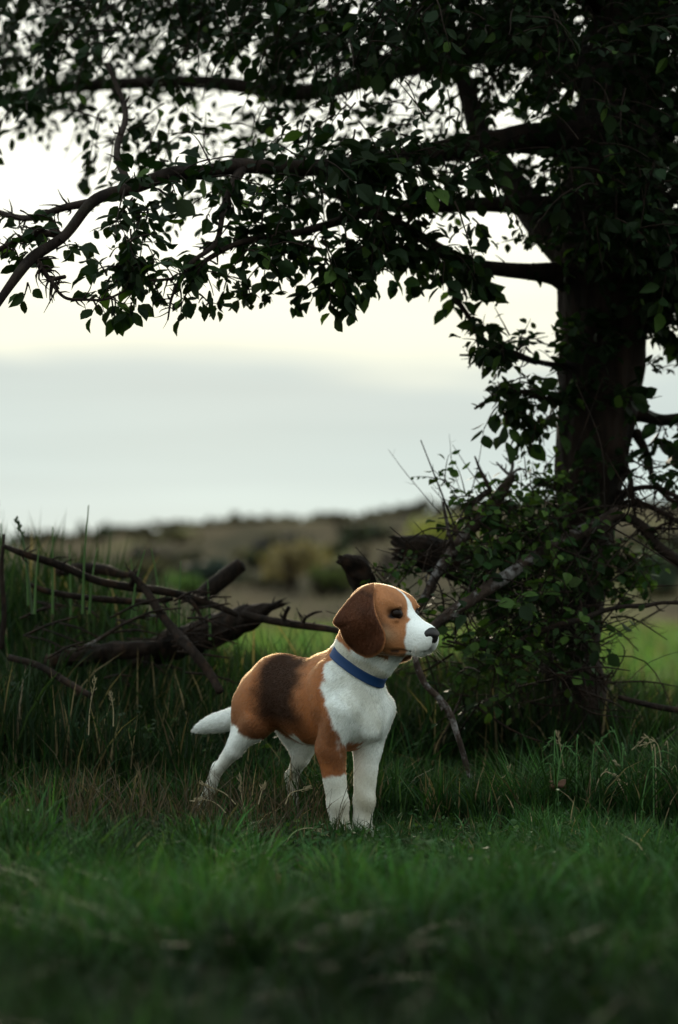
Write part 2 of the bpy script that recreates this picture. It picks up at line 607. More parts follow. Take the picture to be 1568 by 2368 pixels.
# ------------------------------------------------------------------ grass
def blades(xy, h, w, lean, tint, g, segs=4, zf=ground_z, yaw=None, curl=1.0):
    n = len(xy)
    yaw = g.uniform(0, 2 * math.pi, n) if yaw is None else yaw
    fac = g.uniform(0, 2 * math.pi, n)
    base = np.column_stack((xy, zf(xy[:, 0], xy[:, 1]) - 0.004))
    ld = np.column_stack((np.cos(yaw), np.sin(yaw), np.zeros(n)))
    wd = np.column_stack((np.cos(fac), np.sin(fac), np.zeros(n)))
    V = []
    for k in range(segs + 1):
        t = k / segs
        bend = lean * (t ** (1.0 + curl)) * h
        zc = h * (t - 0.35 * np.clip(lean, 0, 1.6) * t ** 3)
        ctr = base + ld * bend[:, None] + np.array((0, 0, 1)) * zc[:, None]
        if k == segs:
            V.append(ctr[:, None])
        else:
            ww = w * (1 - t ** 2.2 * 0.75) * (0.7 + 0.6 * min(1, t * 3))
            tw = wd * math.cos(t * 1.2) + np.cross(wd, (0, 0, 1.0)) * math.sin(t * 1.2)
            V.append(np.stack((ctr - tw * ww[:, None] / 2, ctr + tw * ww[:, None] / 2), 1))
    v = np.concatenate(V, 1)
    m = v.shape[1]
    o = np.arange(n)[:, None] * m
    q = [o + np.array((2 * k, 2 * k + 1, 2 * k + 3, 2 * k + 2)) for k in range(segs - 1)]
    q = np.concatenate(q, 0)
    t3 = o + np.array((2 * segs - 2, 2 * segs - 1, 2 * segs))
    return v.reshape(-1, 3), [q, t3], np.repeat(tint, m, 0)


def tints(n, g, base, dry=0.05, var=0.35):
    b = np.array(base)
    c = b[None] * g.uniform(1 - var, 1 + var, n)[:, None]
    c *= np.where(g.random(n) < 0.12, 1.9, 1.0)[:, None]
    c[:, 0] *= g.uniform(0.75, 1.35, n)
    c[:, 2] *= g.uniform(0.7, 1.2, n)
    d = g.random(n) < dry
    c[d] = np.array((0.24, 0.19, 0.11)) * g.uniform(0.25, 1.0, d.sum())[:, None]
    return c


def patch(x):
    """slow patchiness of the sward, 0..1"""
    return 0.5 + 0.25 * np.sin(x[:, 0] * 5.3 + 2 * np.sin(x[:, 1] * 2.9)) + 0.25 * np.sin(x[:, 1] * 4.1 + 1.7 * np.sin(x[:, 0] * 3.7))


def patch2(x):
    q = np.array([mnoise.noise(Vector((a * 3.2, b * 3.2, 3.7))) + 0.5 * mnoise.noise(Vector((a * 9, b * 9, 1.1))) for a, b in x])
    return np.clip(0.5 + q * 0.9, 0, 1)


def scatter(n, y0, y1, g, margin=0.18, power=1.0):
    y = y0 + (y1 - y0) * g.random(n) ** power
    hw = y * 678 / 2 / F_PX * 1.0 + margin
    x = (g.random(n) * 2 - 1) * hw
    return np.column_stack((x, y))


def clump(xy, g, cell=0.09, amt=0.6):
    """pull blades towards tussock centres"""
    c = np.round(xy / cell) * cell
    h = np.sin(c[:, 0] * 127.1 + c[:, 1] * 311.7) * 43758.5
    c = c + (np.column_stack((h % 1, (h * 1.7) % 1)) - 0.5) * cell
    return xy + (c - xy) * (amt * g.random(len(xy)))[:, None]


GREEN = (0.015, 0.043, 0.011)
dog_xy = np.array((0.05, 4.60))
gr = np.random.default_rng(21)
G = Geo()

# understory everywhere
for n, y0, y1, h0, h1, w in ((22000, 1.15, 3.4, 0.05, 0.13, 0.0032), (38000, 3.3, 5.2, 0.025, 0.075, 0.0026), (26000, 5.0, 7.4, 0.08, 0.20, 0.0036)):
    xy = clump(scatter(n, y0, y1, gr), gr)
    q2 = patch2(xy)
    h = gr.uniform(h0, h1, n) * (0.5 + 1.0 * q2)
    v, f, c = blades(xy, h, np.full(n, w) * gr.uniform(0.6, 1.4, n), gr.uniform(0.1, 0.9, n), tints(n, gr, GREEN, 0.02 if y0 > 3 else 0.0) * (0.20 + 1.4 * q2 ** 1.7)[:, None], gr, 3)
    G.add(v, f, c)
# tall near grass, thinning towards the dog
n = 26000
xy = clump(scatter(n, 1.2, 4.25, gr, power=0.9), gr, 0.13, 0.75)
pt = patch2(xy)
hmax = np.interp(xy[:, 1], (1.2, 2.4, 2.8, 3.2, 3.6, 4.1, 4.3), (0.225, 0.175, 0.125, 0.080, 0.055, 0.055, 0.070))
lf = smooth01(-xy[:, 0], -0.02, 0.20) * smooth01(xy[:, 1], 3.5, 3.9)     # the left stays tall nearer the dog
hmax = hmax + lf * 0.12
ctr = 1 - 0.62 * np.exp(-(((xy[:, 0] - 0.05) / 0.22) ** 2)) * smooth01(xy[:, 1], 2.9, 3.5)
h = hmax * gr.uniform(0.45, 1.0, n) * (0.28 + 1.05 * pt) * ctr
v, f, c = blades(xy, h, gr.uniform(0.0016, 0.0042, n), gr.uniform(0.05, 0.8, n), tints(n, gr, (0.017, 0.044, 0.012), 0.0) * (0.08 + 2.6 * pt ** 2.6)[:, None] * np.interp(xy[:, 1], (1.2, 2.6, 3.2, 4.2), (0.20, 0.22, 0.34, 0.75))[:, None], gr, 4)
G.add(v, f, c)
# grass round and behind the dog
n = 16000
xy = clump(scatter(n, 4.75, 5.5, gr), gr, 0.1, 0.7)
h = gr.uniform(0.07, 0.20, n) * (0.6 + 0.6 * patch(xy))
h *= np.interp(xy[:, 0], (-0.9, -0.3, 0.1, 0.35, 0.6, 1), (1.1, 0.9, 0.8, 0.9, 1.15, 1.3))
v, f, c = blades(xy, h, gr.uniform(0.002, 0.0045, n), gr.uniform(0.05, 0.7, n), tints(n, gr, GREEN, 0.10), gr, 4)
G.add(v, f, c)
# tall rank grass on the bank and round the tree
n = 44000
xy = clump(scatter(n, 5.4, 7.3, gr, 0.3), gr, 0.12, 0.7)
hm = np.interp(xy[:, 0], (-1.3, -0.75, -0.45, -0.1, 0.2, 0.5, 0.62, 0.72, 0.85, 1.2), (0.38, 0.36, 0.34, 0.30, 0.34, 0.34, 0.30, 0.29, 0.27, 0.28))
h = hm * gr.uniform(0.45, 1.0, n) * (0.75 + 0.3 * patch(xy))
v, f, c = blades(xy, h, gr.uniform(0.003, 0.007, n), gr.uniform(0.02, 0.5, n), tints(n, gr, (0.012, 0.028, 0.009), 0.07), gr, 4)
G.add(v, f, c)
n = 3600
xy = clump(scatter(n, 5.75, 6.7, gr), gr, 0.1, 0.6)
xy = xy[(xy[:, 0] < -0.34)]
n = len(xy)
h = gr.uniform(0.28, 0.52, n) * np.interp(xy[:, 0], (-1.3, -0.7, -0.34), (1.0, 0.95, 0.75))
v, f, c = blades(xy, h, gr.uniform(0.004, 0.009, n), gr.uniform(0.02, 0.45, n), tints(n, gr, (0.014, 0.034, 0.010), 0.08), gr, 5)
G.add(v, f, c)
n = 700
xy = np.column_stack((gr.uniform(-0.62, 0.0, n), gr.uniform(4.35, 4.8, n)))
xy = xy[np.hypot(xy[:, 0] - 0.05, xy[:, 1] - 4.6) > 0.09]
n = len(xy)
v, f, c = blades(xy, gr.uniform(0.09, 0.20, n), gr.uniform(0.0010, 0.0022, n), gr.uniform(0.05, 0.8, n),
                 np.array((0.050, 0.038, 0.024)) * gr.uniform(0.4, 1.8, n)[:, None], gr, 4)
G.add(v, f, c)
n = 800
xy = np.column_stack((gr.uniform(-0.10, 0.16, n), gr.uniform(4.42, 4.53, n)))
v, f, c = blades(xy, gr.uniform(0.025, 0.085, n), gr.uniform(0.0012, 0.0026, n), gr.uniform(0.05, 0.8, n), tints(n, gr, GREEN, 0.1), gr, 4)
G.add(v, f, c)
n = 9000
xy = clump(scatter(n, 5.05, 5.5, gr), gr, 0.1, 0.75)
xy = xy[(xy[:, 0] < -0.12)]
n = len(xy)
h = gr.uniform(0.22, 0.42, n) * np.interp(xy[:, 0], (-1.3, -0.5, -0.12), (1.0, 0.85, 0.55)) * (0.6 + 0.6 * patch2(xy))
v, f, c = blades(xy, h, gr.uniform(0.002, 0.006, n), gr.uniform(0.02, 0.5, n), tints(n, gr, (0.011, 0.026, 0.009), 0.10), gr, 5)
G.add(v, f, c)
# tussocks: blades fanning out of one root, each clump with its own height and green
for y0, y1, nt_, hh_, br in ((1.9, 2.8, 34, 0.17, 0.28), (2.8, 3.5, 46, 0.115, 0.55), (3.4, 4.35, 70, 0.105, 1.15), (3.4, 4.3, 44, 0.16, 1.4), (4.8, 5.3, 40, 0.22, 0.9)):
    for _ in range(nt_):
        ty = gr.uniform(y0, y1)
        tx = gr.uniform(-1, 1) * (ty * 0.14 + 0.1)
        if hh_ == 0.16:
            tx = -abs(tx)
        if hh_ == 0.22:
            tx = abs(tx) * 0.6 + 0.35
        if abs(tx - 0.05) < 0.14 and ty > 3.9:
            continue
        n = int(gr.integers(50, 110))
        rr_ = gr.uniform(0.012, 0.035)
        a_ = gr.uniform(0, 6.283, n)
        rd = rr_ * np.sqrt(gr.random(n))
        xy = np.column_stack((tx + rd * np.cos(a_), ty + rd * np.sin(a_)))
        tn = tints(n, gr, np.array((0.020, 0.056, 0.014)) * br * gr.uniform(0.35, 1.7), 0.03 if y0 > 3 else 0.0, 0.25)
        v, f, c = blades(xy, hh_ * gr.uniform(0.4, 1.0, n) * gr.uniform(0.6, 1.1), gr.uniform(0.0016, 0.0036, n), gr.uniform(0.2, 1.1, n), tn, gr, 4, yaw=a_ + gr.normal(0, 0.5, n))
        G.add(v, f, c)
# sparse stalks between the heap and the dog, against the far meadow
n = 330
xy = np.column_stack((gr.uniform(-0.5, 0.12, n), gr.uniform(5.6, 6.8, n)))
v, f, c = blades(xy, gr.uniform(0.22, 0.42, n), gr.uniform(0.002, 0.005, n), gr.uniform(0.02, 0.6, n), tints(n, gr, (0.016, 0.040, 0.012), 0.1), gr, 5)
G.add(v, f, c)
near_grass = G.build('grass', M_GRASS)
tag(near_grass, 'dark green grass under the tree and around the dog', kind='stuff')

G = Geo()
n = 26000
xy = scatter(n, 7.3, 24, gr, 0.8, 1.5)
sc = xy[:, 1] / 8
v, f, c = blades(xy, gr.uniform(0.10, 0.34, n) * (0.5 + 0.6 * patch(xy * 0.4)), gr.uniform(0.004, 0.009, n) * sc, gr.uniform(0.05, 0.7, n),
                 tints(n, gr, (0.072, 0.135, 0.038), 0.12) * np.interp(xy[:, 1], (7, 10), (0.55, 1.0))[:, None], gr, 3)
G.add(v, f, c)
n = 16000
xy = scatter(n, 20, 62, gr, 2)
sc = xy[:, 1] / 8
v, f, c = blades(xy, gr.uniform(0.06, 0.24, n), gr.uniform(0.004, 0.009, n) * sc, gr.uniform(0.05, 0.7, n),
                 tints(n, gr, (0.095, 0.130, 0.045), 0.15), gr, 2)
G.add(v, f, c)
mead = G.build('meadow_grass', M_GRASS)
tag(mead, 'bright green open meadow grass beyond the tree', kind='stuff')
# ------------------------------------------------------------------ the beagle
# dog space: x forward, y to its left, z up, origin on the ground between the fore feet
DOG_LOC = np.array((0.023, 4.62, 0.0))
DOG_A = R(48)
HEAD_C = np.array((0.080, 0.0, 0.452))
HY, HP = R(13), R(15)
HM = np.array(Matrix.Rotation(HY, 3, 'Z') @ Matrix.Rotation(HP, 3, 'Y'))     # columns: head axes in dog space
DM = np.array(Matrix.Rotation(-DOG_A, 3, 'Z'))


def head_pt(p):
    return HEAD_C + HM @ np.asarray(p, float)


def world_to_dog(p):
    return (np.asarray(p, float) - DOG_LOC) @ DM


VOX = 0.0032
LO = np.array((-0.56, -0.14, -0.02))
HI = np.array((0.24, 0.14, 0.53))
NX, NY, NZ = [int(math.ceil(a)) for a in (HI - LO) / VOX]
ax = [LO[k] + VOX * np.arange(n) for k, n in enumerate((NX, NY, NZ))]
F = np.full((NX, NY, NZ), 0.2, np.float32)


def _win(lo, hi, pad):
    s = []
    for k in range(3):
        a = max(0, int((lo[k] - pad - LO[k]) / VOX))
        b = min((NX, NY, NZ)[k], int((hi[k] + pad - LO[k]) / VOX) + 2)
        s.append(slice(a, b))
    X = ax[0][s[0]][:, None, None].astype(np.float32)
    Y = ax[1][s[1]][None, :, None].astype(np.float32)
    Z = ax[2][s[2]][None, None, :].astype(np.float32)
    return tuple(s), X, Y, Z


def _smin(a, b, k):
    h = np.clip(0.5 + 0.5 * (b - a) / k, 0, 1)
    return b + (a - b) * h - k * h * (1 - h)


def cap(a, b, ra, rb, k=0.02, sy=1.0, cut=False):
    """tapered limb; sy squeezes it sideways"""
    a, b = np.asarray(a, float), np.asarray(b, float)
    m = max(ra, rb)
    s, X, Y, Z = _win(np.minimum(a, b) - m, np.maximum(a, b) + m, 0.035)
    d = b - a
    dd = float(d @ d) + 1e-9
    px, py, pz = X - a[0], Y - a[1], Z - a[2]
    t = np.clip((px * d[0] + py * d[1] + pz * d[2]) / dd, 0, 1)
    q = np.sqrt((px - t * d[0]) ** 2 + ((py - t * d[1]) / sy) ** 2 + (pz - t * d[2]) ** 2) - (ra + (rb - ra) * t)
    if cut:
        F[s] = -_smin(-F[s], q, k)
    else:
        F[s] = _smin(F[s], q, k)


def ell(c, r, k=0.02, M=None, cut=False):
    c, r = np.asarray(c, float), np.asarray(r, float)
    m = float(max(r))
    s, X, Y, Z = _win(c - m, c + m, 0.035)
    px, py, pz = X - c[0], Y - c[1], Z - c[2]
    if M is not None:
        px, py, pz = [px * M[0, i] + py * M[1, i] + pz * M[2, i] for i in range(3)]
    k0 = np.sqrt((px / r[0]) ** 2 + (py / r[1]) ** 2 + (pz / r[2]) ** 2)
    k1 = np.sqrt((px / r[0] ** 2) ** 2 + (py / r[1] ** 2) ** 2 + (pz / r[2] ** 2) ** 2) + 1e-6
    q = k0 * (k0 - 1) / k1
    if cut:
        F[s] = -_smin(-F[s], q, k)
    else:
        F[s] = _smin(F[s], q, k)


def H(*p):
    return head_pt(p)


def hcap(a, b, ra, rb, k=0.012, cut=False):
    cap(head_pt(a), head_pt(b), ra, rb, k, 1.0, cut)


def hell(c, r, k=0.012, cut=False):
    ell(head_pt(c), r, k, HM, cut)


# trunk
ell((-0.018, 0, 0.270), (0.078, 0.074, 0.092), 0.02)
ell((-0.095, 0, 0.268), (0.095, 0.078, 0.084), 0.03)
ell((-0.175, 0, 0.285), (0.085, 0.066, 0.068), 0.03)
cap((-0.215, 0, 0.292), (-0.255, 0, 0.280), 0.064, 0.054, 0.03, 0.92)
cap((-0.070, 0, 0.335), (-0.018, 0, 0.343), 0.026, 0.034, 0.03)            # withers
# forechest and neck
ell((0.028, 0, 0.262), (0.040, 0.050, 0.062), 0.016)
ell((0.058, -0.004, 0.232), (0.016, 0.022, 0.034), 0.012)                 # breast bone
ell((0.034, 0.030, 0.250), (0.032, 0.024, 0.052), 0.006)
cap((-0.006, 0, 0.316), (0.040, 0, 0.405), 0.052, 0.048, 0.020, 0.93)
cap((0.018, 0, 0.300), (0.056, 0.002, 0.385), 0.043, 0.040, 0.018, 0.9)
cap((0.076, 0.012, 0.340), (0.102, 0.016, 0.368), 0.020, 0.020, 0.016)    # loose skin of the throat
# folds of skin and muscle lines
cap((0.028, -0.066, 0.318), (0.022, -0.078, 0.225), 0.007, 0.006, 0.014, cut=True)
cap((0.092, 0.014, 0.300), (0.083, 0.008, 0.225), 0.006, 0.005, 0.012, cut=True)
cap((0.068, -0.036, 0.200), (0.070, 0.020, 0.190), 0.007, 0.007, 0.012, cut=True)
cap((-0.200, -0.078, 0.320), (-0.185, -0.072, 0.225), 0.010, 0.008, 0.018, cut=True)
cap((-0.045, -0.084, 0.330), (-0.035, -0.088, 0.230), 0.009, 0.008, 0.016, cut=True)
for q in range(4):
    cap((-0.085 - 0.024 * q, -0.086, 0.310), (-0.070 - 0.026 * q, -0.083, 0.225), 0.0035, 0.0035, 0.010, cut=True)
# fore legs
for s, fx, fy, ex in ((-1, 0.012, -0.036, 0.000), (1, -0.012, 0.038, -0.010)):
    ell((-0.012, s * 0.052, 0.290), (0.040, 0.027, 0.060), 0.016)         # shoulder blade
    cap((0.026, s * 0.048, 0.258), (ex, s * 0.054, 0.190), 0.032, 0.027, 0.014)
    ell((ex + 0.001, s * 0.052, 0.182), (0.023, 0.020, 0.034), 0.010)
    cap((ex, s * 0.051, 0.180), (fx * 0.6 - 0.002, fy * 1.1, 0.085), 0.0255, 0.0195, 0.012)
    ell((fx * 0.6 + 0.001, fy * 1.1, 0.080), (0.0205, 0.0185, 0.024), 0.008)   # wrist
    cap((fx * 0.6 - 0.002, fy * 1.1, 0.080), (fx, fy, 0.026), 0.0185, 0.0185, 0.008)
    ell((fx + 0.014, fy, 0.018), (0.030, 0.022, 0.019), 0.010)
    for t, ty in enumerate((-0.016, -0.0058, 0.0058, 0.016)):
        tx = 0.034 if abs(ty) < 0.01 else 0.027
        ell((fx + tx, fy + ty, 0.013), (0.014, 0.0070, 0.0125), 0.003)
# hind legs: right one set back, left one under the body
for s, hip, kn, hk, ft in ((-1, (-0.235, -0.040, 0.275), (-0.215, -0.060, 0.215), (-0.310, -0.072, 0.132), (-0.368, -0.076, 0.024)),
                           (1, (-0.235, 0.040, 0.270), (-0.175, 0.058, 0.195), (-0.252, 0.068, 0.112), (-0.232, 0.070, 0.022))):
    hip, kn, hk, ft = map(np.array, (hip, kn, hk, ft))
    ell(hip * 0.6 + kn * 0.4, (0.052, 0.032, 0.062), 0.026)               # thigh
    cap(hip + (-0.020, 0, -0.020), kn * 0.45 + hk * 0.55, 0.031, 0.0125, 0.016)   # hamstring
    cap(kn + (0, 0, 0.010), hk, 0.025, 0.0105, 0.012)
    cap(hk + (-0.003, 0, 0.004), ft, 0.0112, 0.0130, 0.008)
    ell(ft + (0.018, 0, -0.003), (0.028, 0.020, 0.017), 0.010)
    for ty in (-0.015, -0.0055, 0.0055, 0.015):
        ell(ft + (0.036, ty, -0.009), (0.013, 0.0068, 0.011), 0.003)
# tail, low and carried out behind
tp = spline([(-0.285, 0.000, 0.290, 0.019), (-0.325, 0.004, 0.242, 0.0175), (-0.375, 0.006, 0.224, 0.0180), (-0.430, 0.006, 0.213, 0.0145), (-0.484, 0.004, 0.198, 0.0035)], 3)
for a, b in zip(tp[:-1], tp[1:]):
    cap(a[:3], b[:3], a[3], b[3], 0.010)
# head
hell((0.000, 0, -0.004), (0.062, 0.052, 0.048), 0.018)
hell((0.028, 0, 0.004), (0.040, 0.042, 0.036), 0.016)
for s in (-1, 1):
    hell((0.042, s * 0.024, 0.020), (0.020, 0.017, 0.014), 0.012)         # brow
    hell((0.034, s * 0.031, -0.034), (0.040, 0.023, 0.038), 0.016)        # cheek
    hell((0.030, s * 0.022, -0.058), (0.036, 0.018, 0.022), 0.014)        # jaw muscle
    hell((0.086, s * 0.017, -0.036), (0.038, 0.0165, 0.029), 0.010)       # flews
    hell((0.066, s * 0.020, -0.047), (0.024, 0.016, 0.026), 0.012)
    hell((0.114, s * 0.012, -0.034), (0.020, 0.0155, 0.024), 0.008)
hcap((0.050, 0, -0.016), (0.112, 0, -0.021), 0.027, 0.0195, 0.014)
hcap((0.040, 0, -0.004), (0.075, 0, -0.006), 0.022, 0.013, 0.014)         # bridge
hcap((0.030, 0, -0.054), (0.110, 0, -0.054), 0.022, 0.0105, 0.008)        # lower jaw
for s in (-1, 1):
    hell((0.0555, s * 0.0405, 0.0025), (0.0090, 0.0090, 0.0072), 0.005, cut=True)      # eye sockets
    hell((0.0655, s * 0.0385, 0.0065), (0.0085, 0.0090, 0.0070), 0.005, cut=True)
    hcap((0.124, s * 0.012, -0.050), (0.062, s * 0.036, -0.066), 0.0025, 0.0030, 0.004, cut=True)  # mouth line
    hcap((0.046, s * 0.0340, 0.0135), (0.067, s * 0.0305, 0.0200), 0.0028, 0.0024, 0.006)     # upper lid
    hell((0.058, s * 0.0350, -0.0065), (0.013, 0.0055, 0.0030), 0.005)    # lower lid


def surface_nets(F, lo, vox):
    s = F < 0
    nx, ny, nz = F.shape
    c = np.zeros((nx - 1, ny - 1, nz - 1), np.uint8)
    for i in (0, 1):
        for j in (0, 1):
            for k in (0, 1):
                c += s[i:nx - 1 + i, j:ny - 1 + j, k:nz - 1 + k]
    act = (c > 0) & (c < 8)
    idx = -np.ones(act.shape, np.int64)
    I = np.argwhere(act)
    idx[act] = np.arange(len(I))
    acc = np.zeros((len(I), 3))
    cnt = np.zeros(len(I))
    cor = [(i, j, k) for i in (0, 1) for j in (0, 1) for k in (0, 1)]
    for a in cor:
        for d in range(3):
            if a[d]:
                continue
            b = list(a)
            b[d] = 1
            fa = F[I[:, 0] + a[0], I[:, 1] + a[1], I[:, 2] + a[2]]
            fb = F[I[:, 0] + b[0], I[:, 1] + b[1], I[:, 2] + b[2]]
            m = (fa < 0) != (fb < 0)
            t = np.where(m, fa / (fa - fb + 1e-12), 0)
            p = np.tile(np.array(a, float), (len(I), 1))
            p[:, d] += t
            acc[m] += p[m]
            cnt[m] += 1
    v = lo + (I + acc / cnt[:, None]) * vox
    quads = []
    for d in range(3):
        e1, e2 = [(1, 2), (2, 0), (0, 1)][d]
        sl0 = [slice(None)] * 3
        sl1 = [slice(None)] * 3
        sl0[d] = slice(0, -1)
        sl1[d] = slice(1, None)
        a, b = s[tuple(sl0)], s[tuple(sl1)]
        E = np.argwhere(a != b)
        E = E[(E[:, e1] > 0) & (E[:, e2] > 0) & (E[:, e1] < F.shape[e1] - 1) & (E[:, e2] < F.shape[e2] - 1)]
        ins = a[E[:, 0], E[:, 1], E[:, 2]]
        u1 = np.zeros(3, int)
        u1[e1] = 1
        u2 = np.zeros(3, int)
        u2[e2] = 1
        q = np.stack([idx[tuple((E - x).T)] for x in (u1 * 0, u1, u1 + u2, u2)], 1)
        q[~ins] = q[~ins][:, ::-1]
        quads.append(q)
    return v, np.concatenate(quads)


DV, DF = surface_nets(F, LO, VOX)
DF = DF[:, ::-1] if False else DF
n_body = len(DV)

# ---- ears: broad hanging flaps, part of the same skin
EAR = [(858, 1348), (862, 1362), (864, 1382), (872, 1412), (884, 1442), (893, 1465), (894, 1485), (885, 1507), (858, 1520), (836, 1517),
       (816, 1506), (797, 1486), (789, 1468), (785, 1454), (776, 1447), (771, 1438), (779, 1420), (792, 1400), (805, 1382), (820, 1367), (838, 1354)]
er = spline(np.array(EAR + EAR[:1], float), 5)[:-1]
exf = np.array(Matrix.Rotation(-DOG_A + HY, 3, 'Z')) @ np.array((1.0, 0, 0))      # head forward in the world
eyf = np.array((-exf[1], exf[0], 0))
ed = -0.93 * exf - 0.37 * eyf
en = np.array((-ed[1], ed[0], 0))
en = en if en[1] > 0 else -en
hc_w = DOG_LOC + DM @ HEAD_C
pA = hc_w - 0.0585 * eyf + 0.01 * exf


def ear_side(mirror):
    ctr = np.array((838.0, 1432.0))
    rings = 13
    K = len(er)
    vs, side = [], []
    for sd in (1, -1):
        for r in range(rings + 1):
            q = r / rings
            uv = ctr + (er - ctr) * q
            pts = []
            for (u, v) in uv:
                d = P(u, v, 1.0) - np.array((0, 0, CAM_H))
                t = (en @ (pA - (0, 0, CAM_H))) / (en @ d)
                p = np.array((0, 0, CAM_H)) + d * t
                top = np.clip((1425 - v) / 75.0, 0, 1.2)
                low = np.clip((v - 1440) / 80.0, 0, 1)
                bul = -0.010 * (1 - q ** 2) + 0.026 * top ** 1.6 + 0.004 * low ** 2
                bul += 0.004 * math.sin((u - 770) * 0.045) * q          # ripple in the free edge
                if u > 850:
                    bul += -0.010 * min(1.0, (u - 850) / 25.0) * min(1.0, max(0.0, (v - 1365) / 30.0))   # front edge stands off the cheek
                if u < 795:
                    bul += -0.006 * ((795 - u) / 24.0)                   # rear edge folds outwards
                bul += 0.0022 * math.sin(v * 0.06 + u * 0.03)
                th = 0.0042 * math.sqrt(max(0.0, 1 - q ** 6)) + 0.0006
                pts.append(p + en * (bul - sd * th))
            vs.append(np.array(pts))
    v = np.concatenate(vs)
    q = []
    n1 = (rings + 1) * K
    j = np.arange(K)
    j2 = (j + 1) % K
    for sd in (0, 1):
        for r in range(rings):
            a, b = sd * n1 + r * K, sd * n1 + (r + 1) * K
            f = np.stack((a + j, b + j, b + j2, a + j2), 1)
            q.append(f if sd == 0 else f[:, ::-1])
    a, b = rings * K, n1 + rings * K
    q.append(np.stack((a + j, b + j, b + j2, a + j2), 1))
    f = np.concatenate(q)
    v = world_to_dog(v)
    qn = np.tile(np.repeat(np.arange(rings + 1) / rings, K), 2)
    if mirror:
        h = (v - HEAD_C) @ HM
        h[:, 1] *= -0.84
        h[:, 2] -= 0.012
        v = HEAD_C + h @ HM.T
        f = f[:, ::-1]
    return v, f, qn


EV, EF, EQ = [], [], []
off = n_body
for mir in (False, True):
    v, f, qn = ear_side(mir)
    EV.append(v)
    EF.append(f + off)
    EQ.append(qn)
    off += len(v)
ALLV = np.concatenate([DV] + EV)
ALLF = np.concatenate([DF] + EF)
ear_q = np.concatenate([np.full(n_body, -1.0)] + EQ)


# ---- coat colours by place on the body
def hashn(p, s):
    return (np.sin(p[:, 0] * s + 1.3 * np.sin(p[:, 1] * s * 1.1 + p[:, 2] * s * 0.7)) + np.sin(p[:, 2] * s * 1.3 + 2.1 * np.sin(p[:, 0] * s * 0.8)) + np.sin(p[:, 1] * s * 1.7 + p[:, 2] * s)) / 3


WHITE = np.array((0.84, 0.89, 0.87))
TAN = np.array((0.360, 0.130, 0.042))
TAN_H = np.array((0.370, 0.155, 0.060))
DARKT = np.array((0.085, 0.036, 0.018))
SADDLE = np.array((0.0060, 0.0032, 0.0020))
EARC = np.array((0.068, 0.022, 0.008))


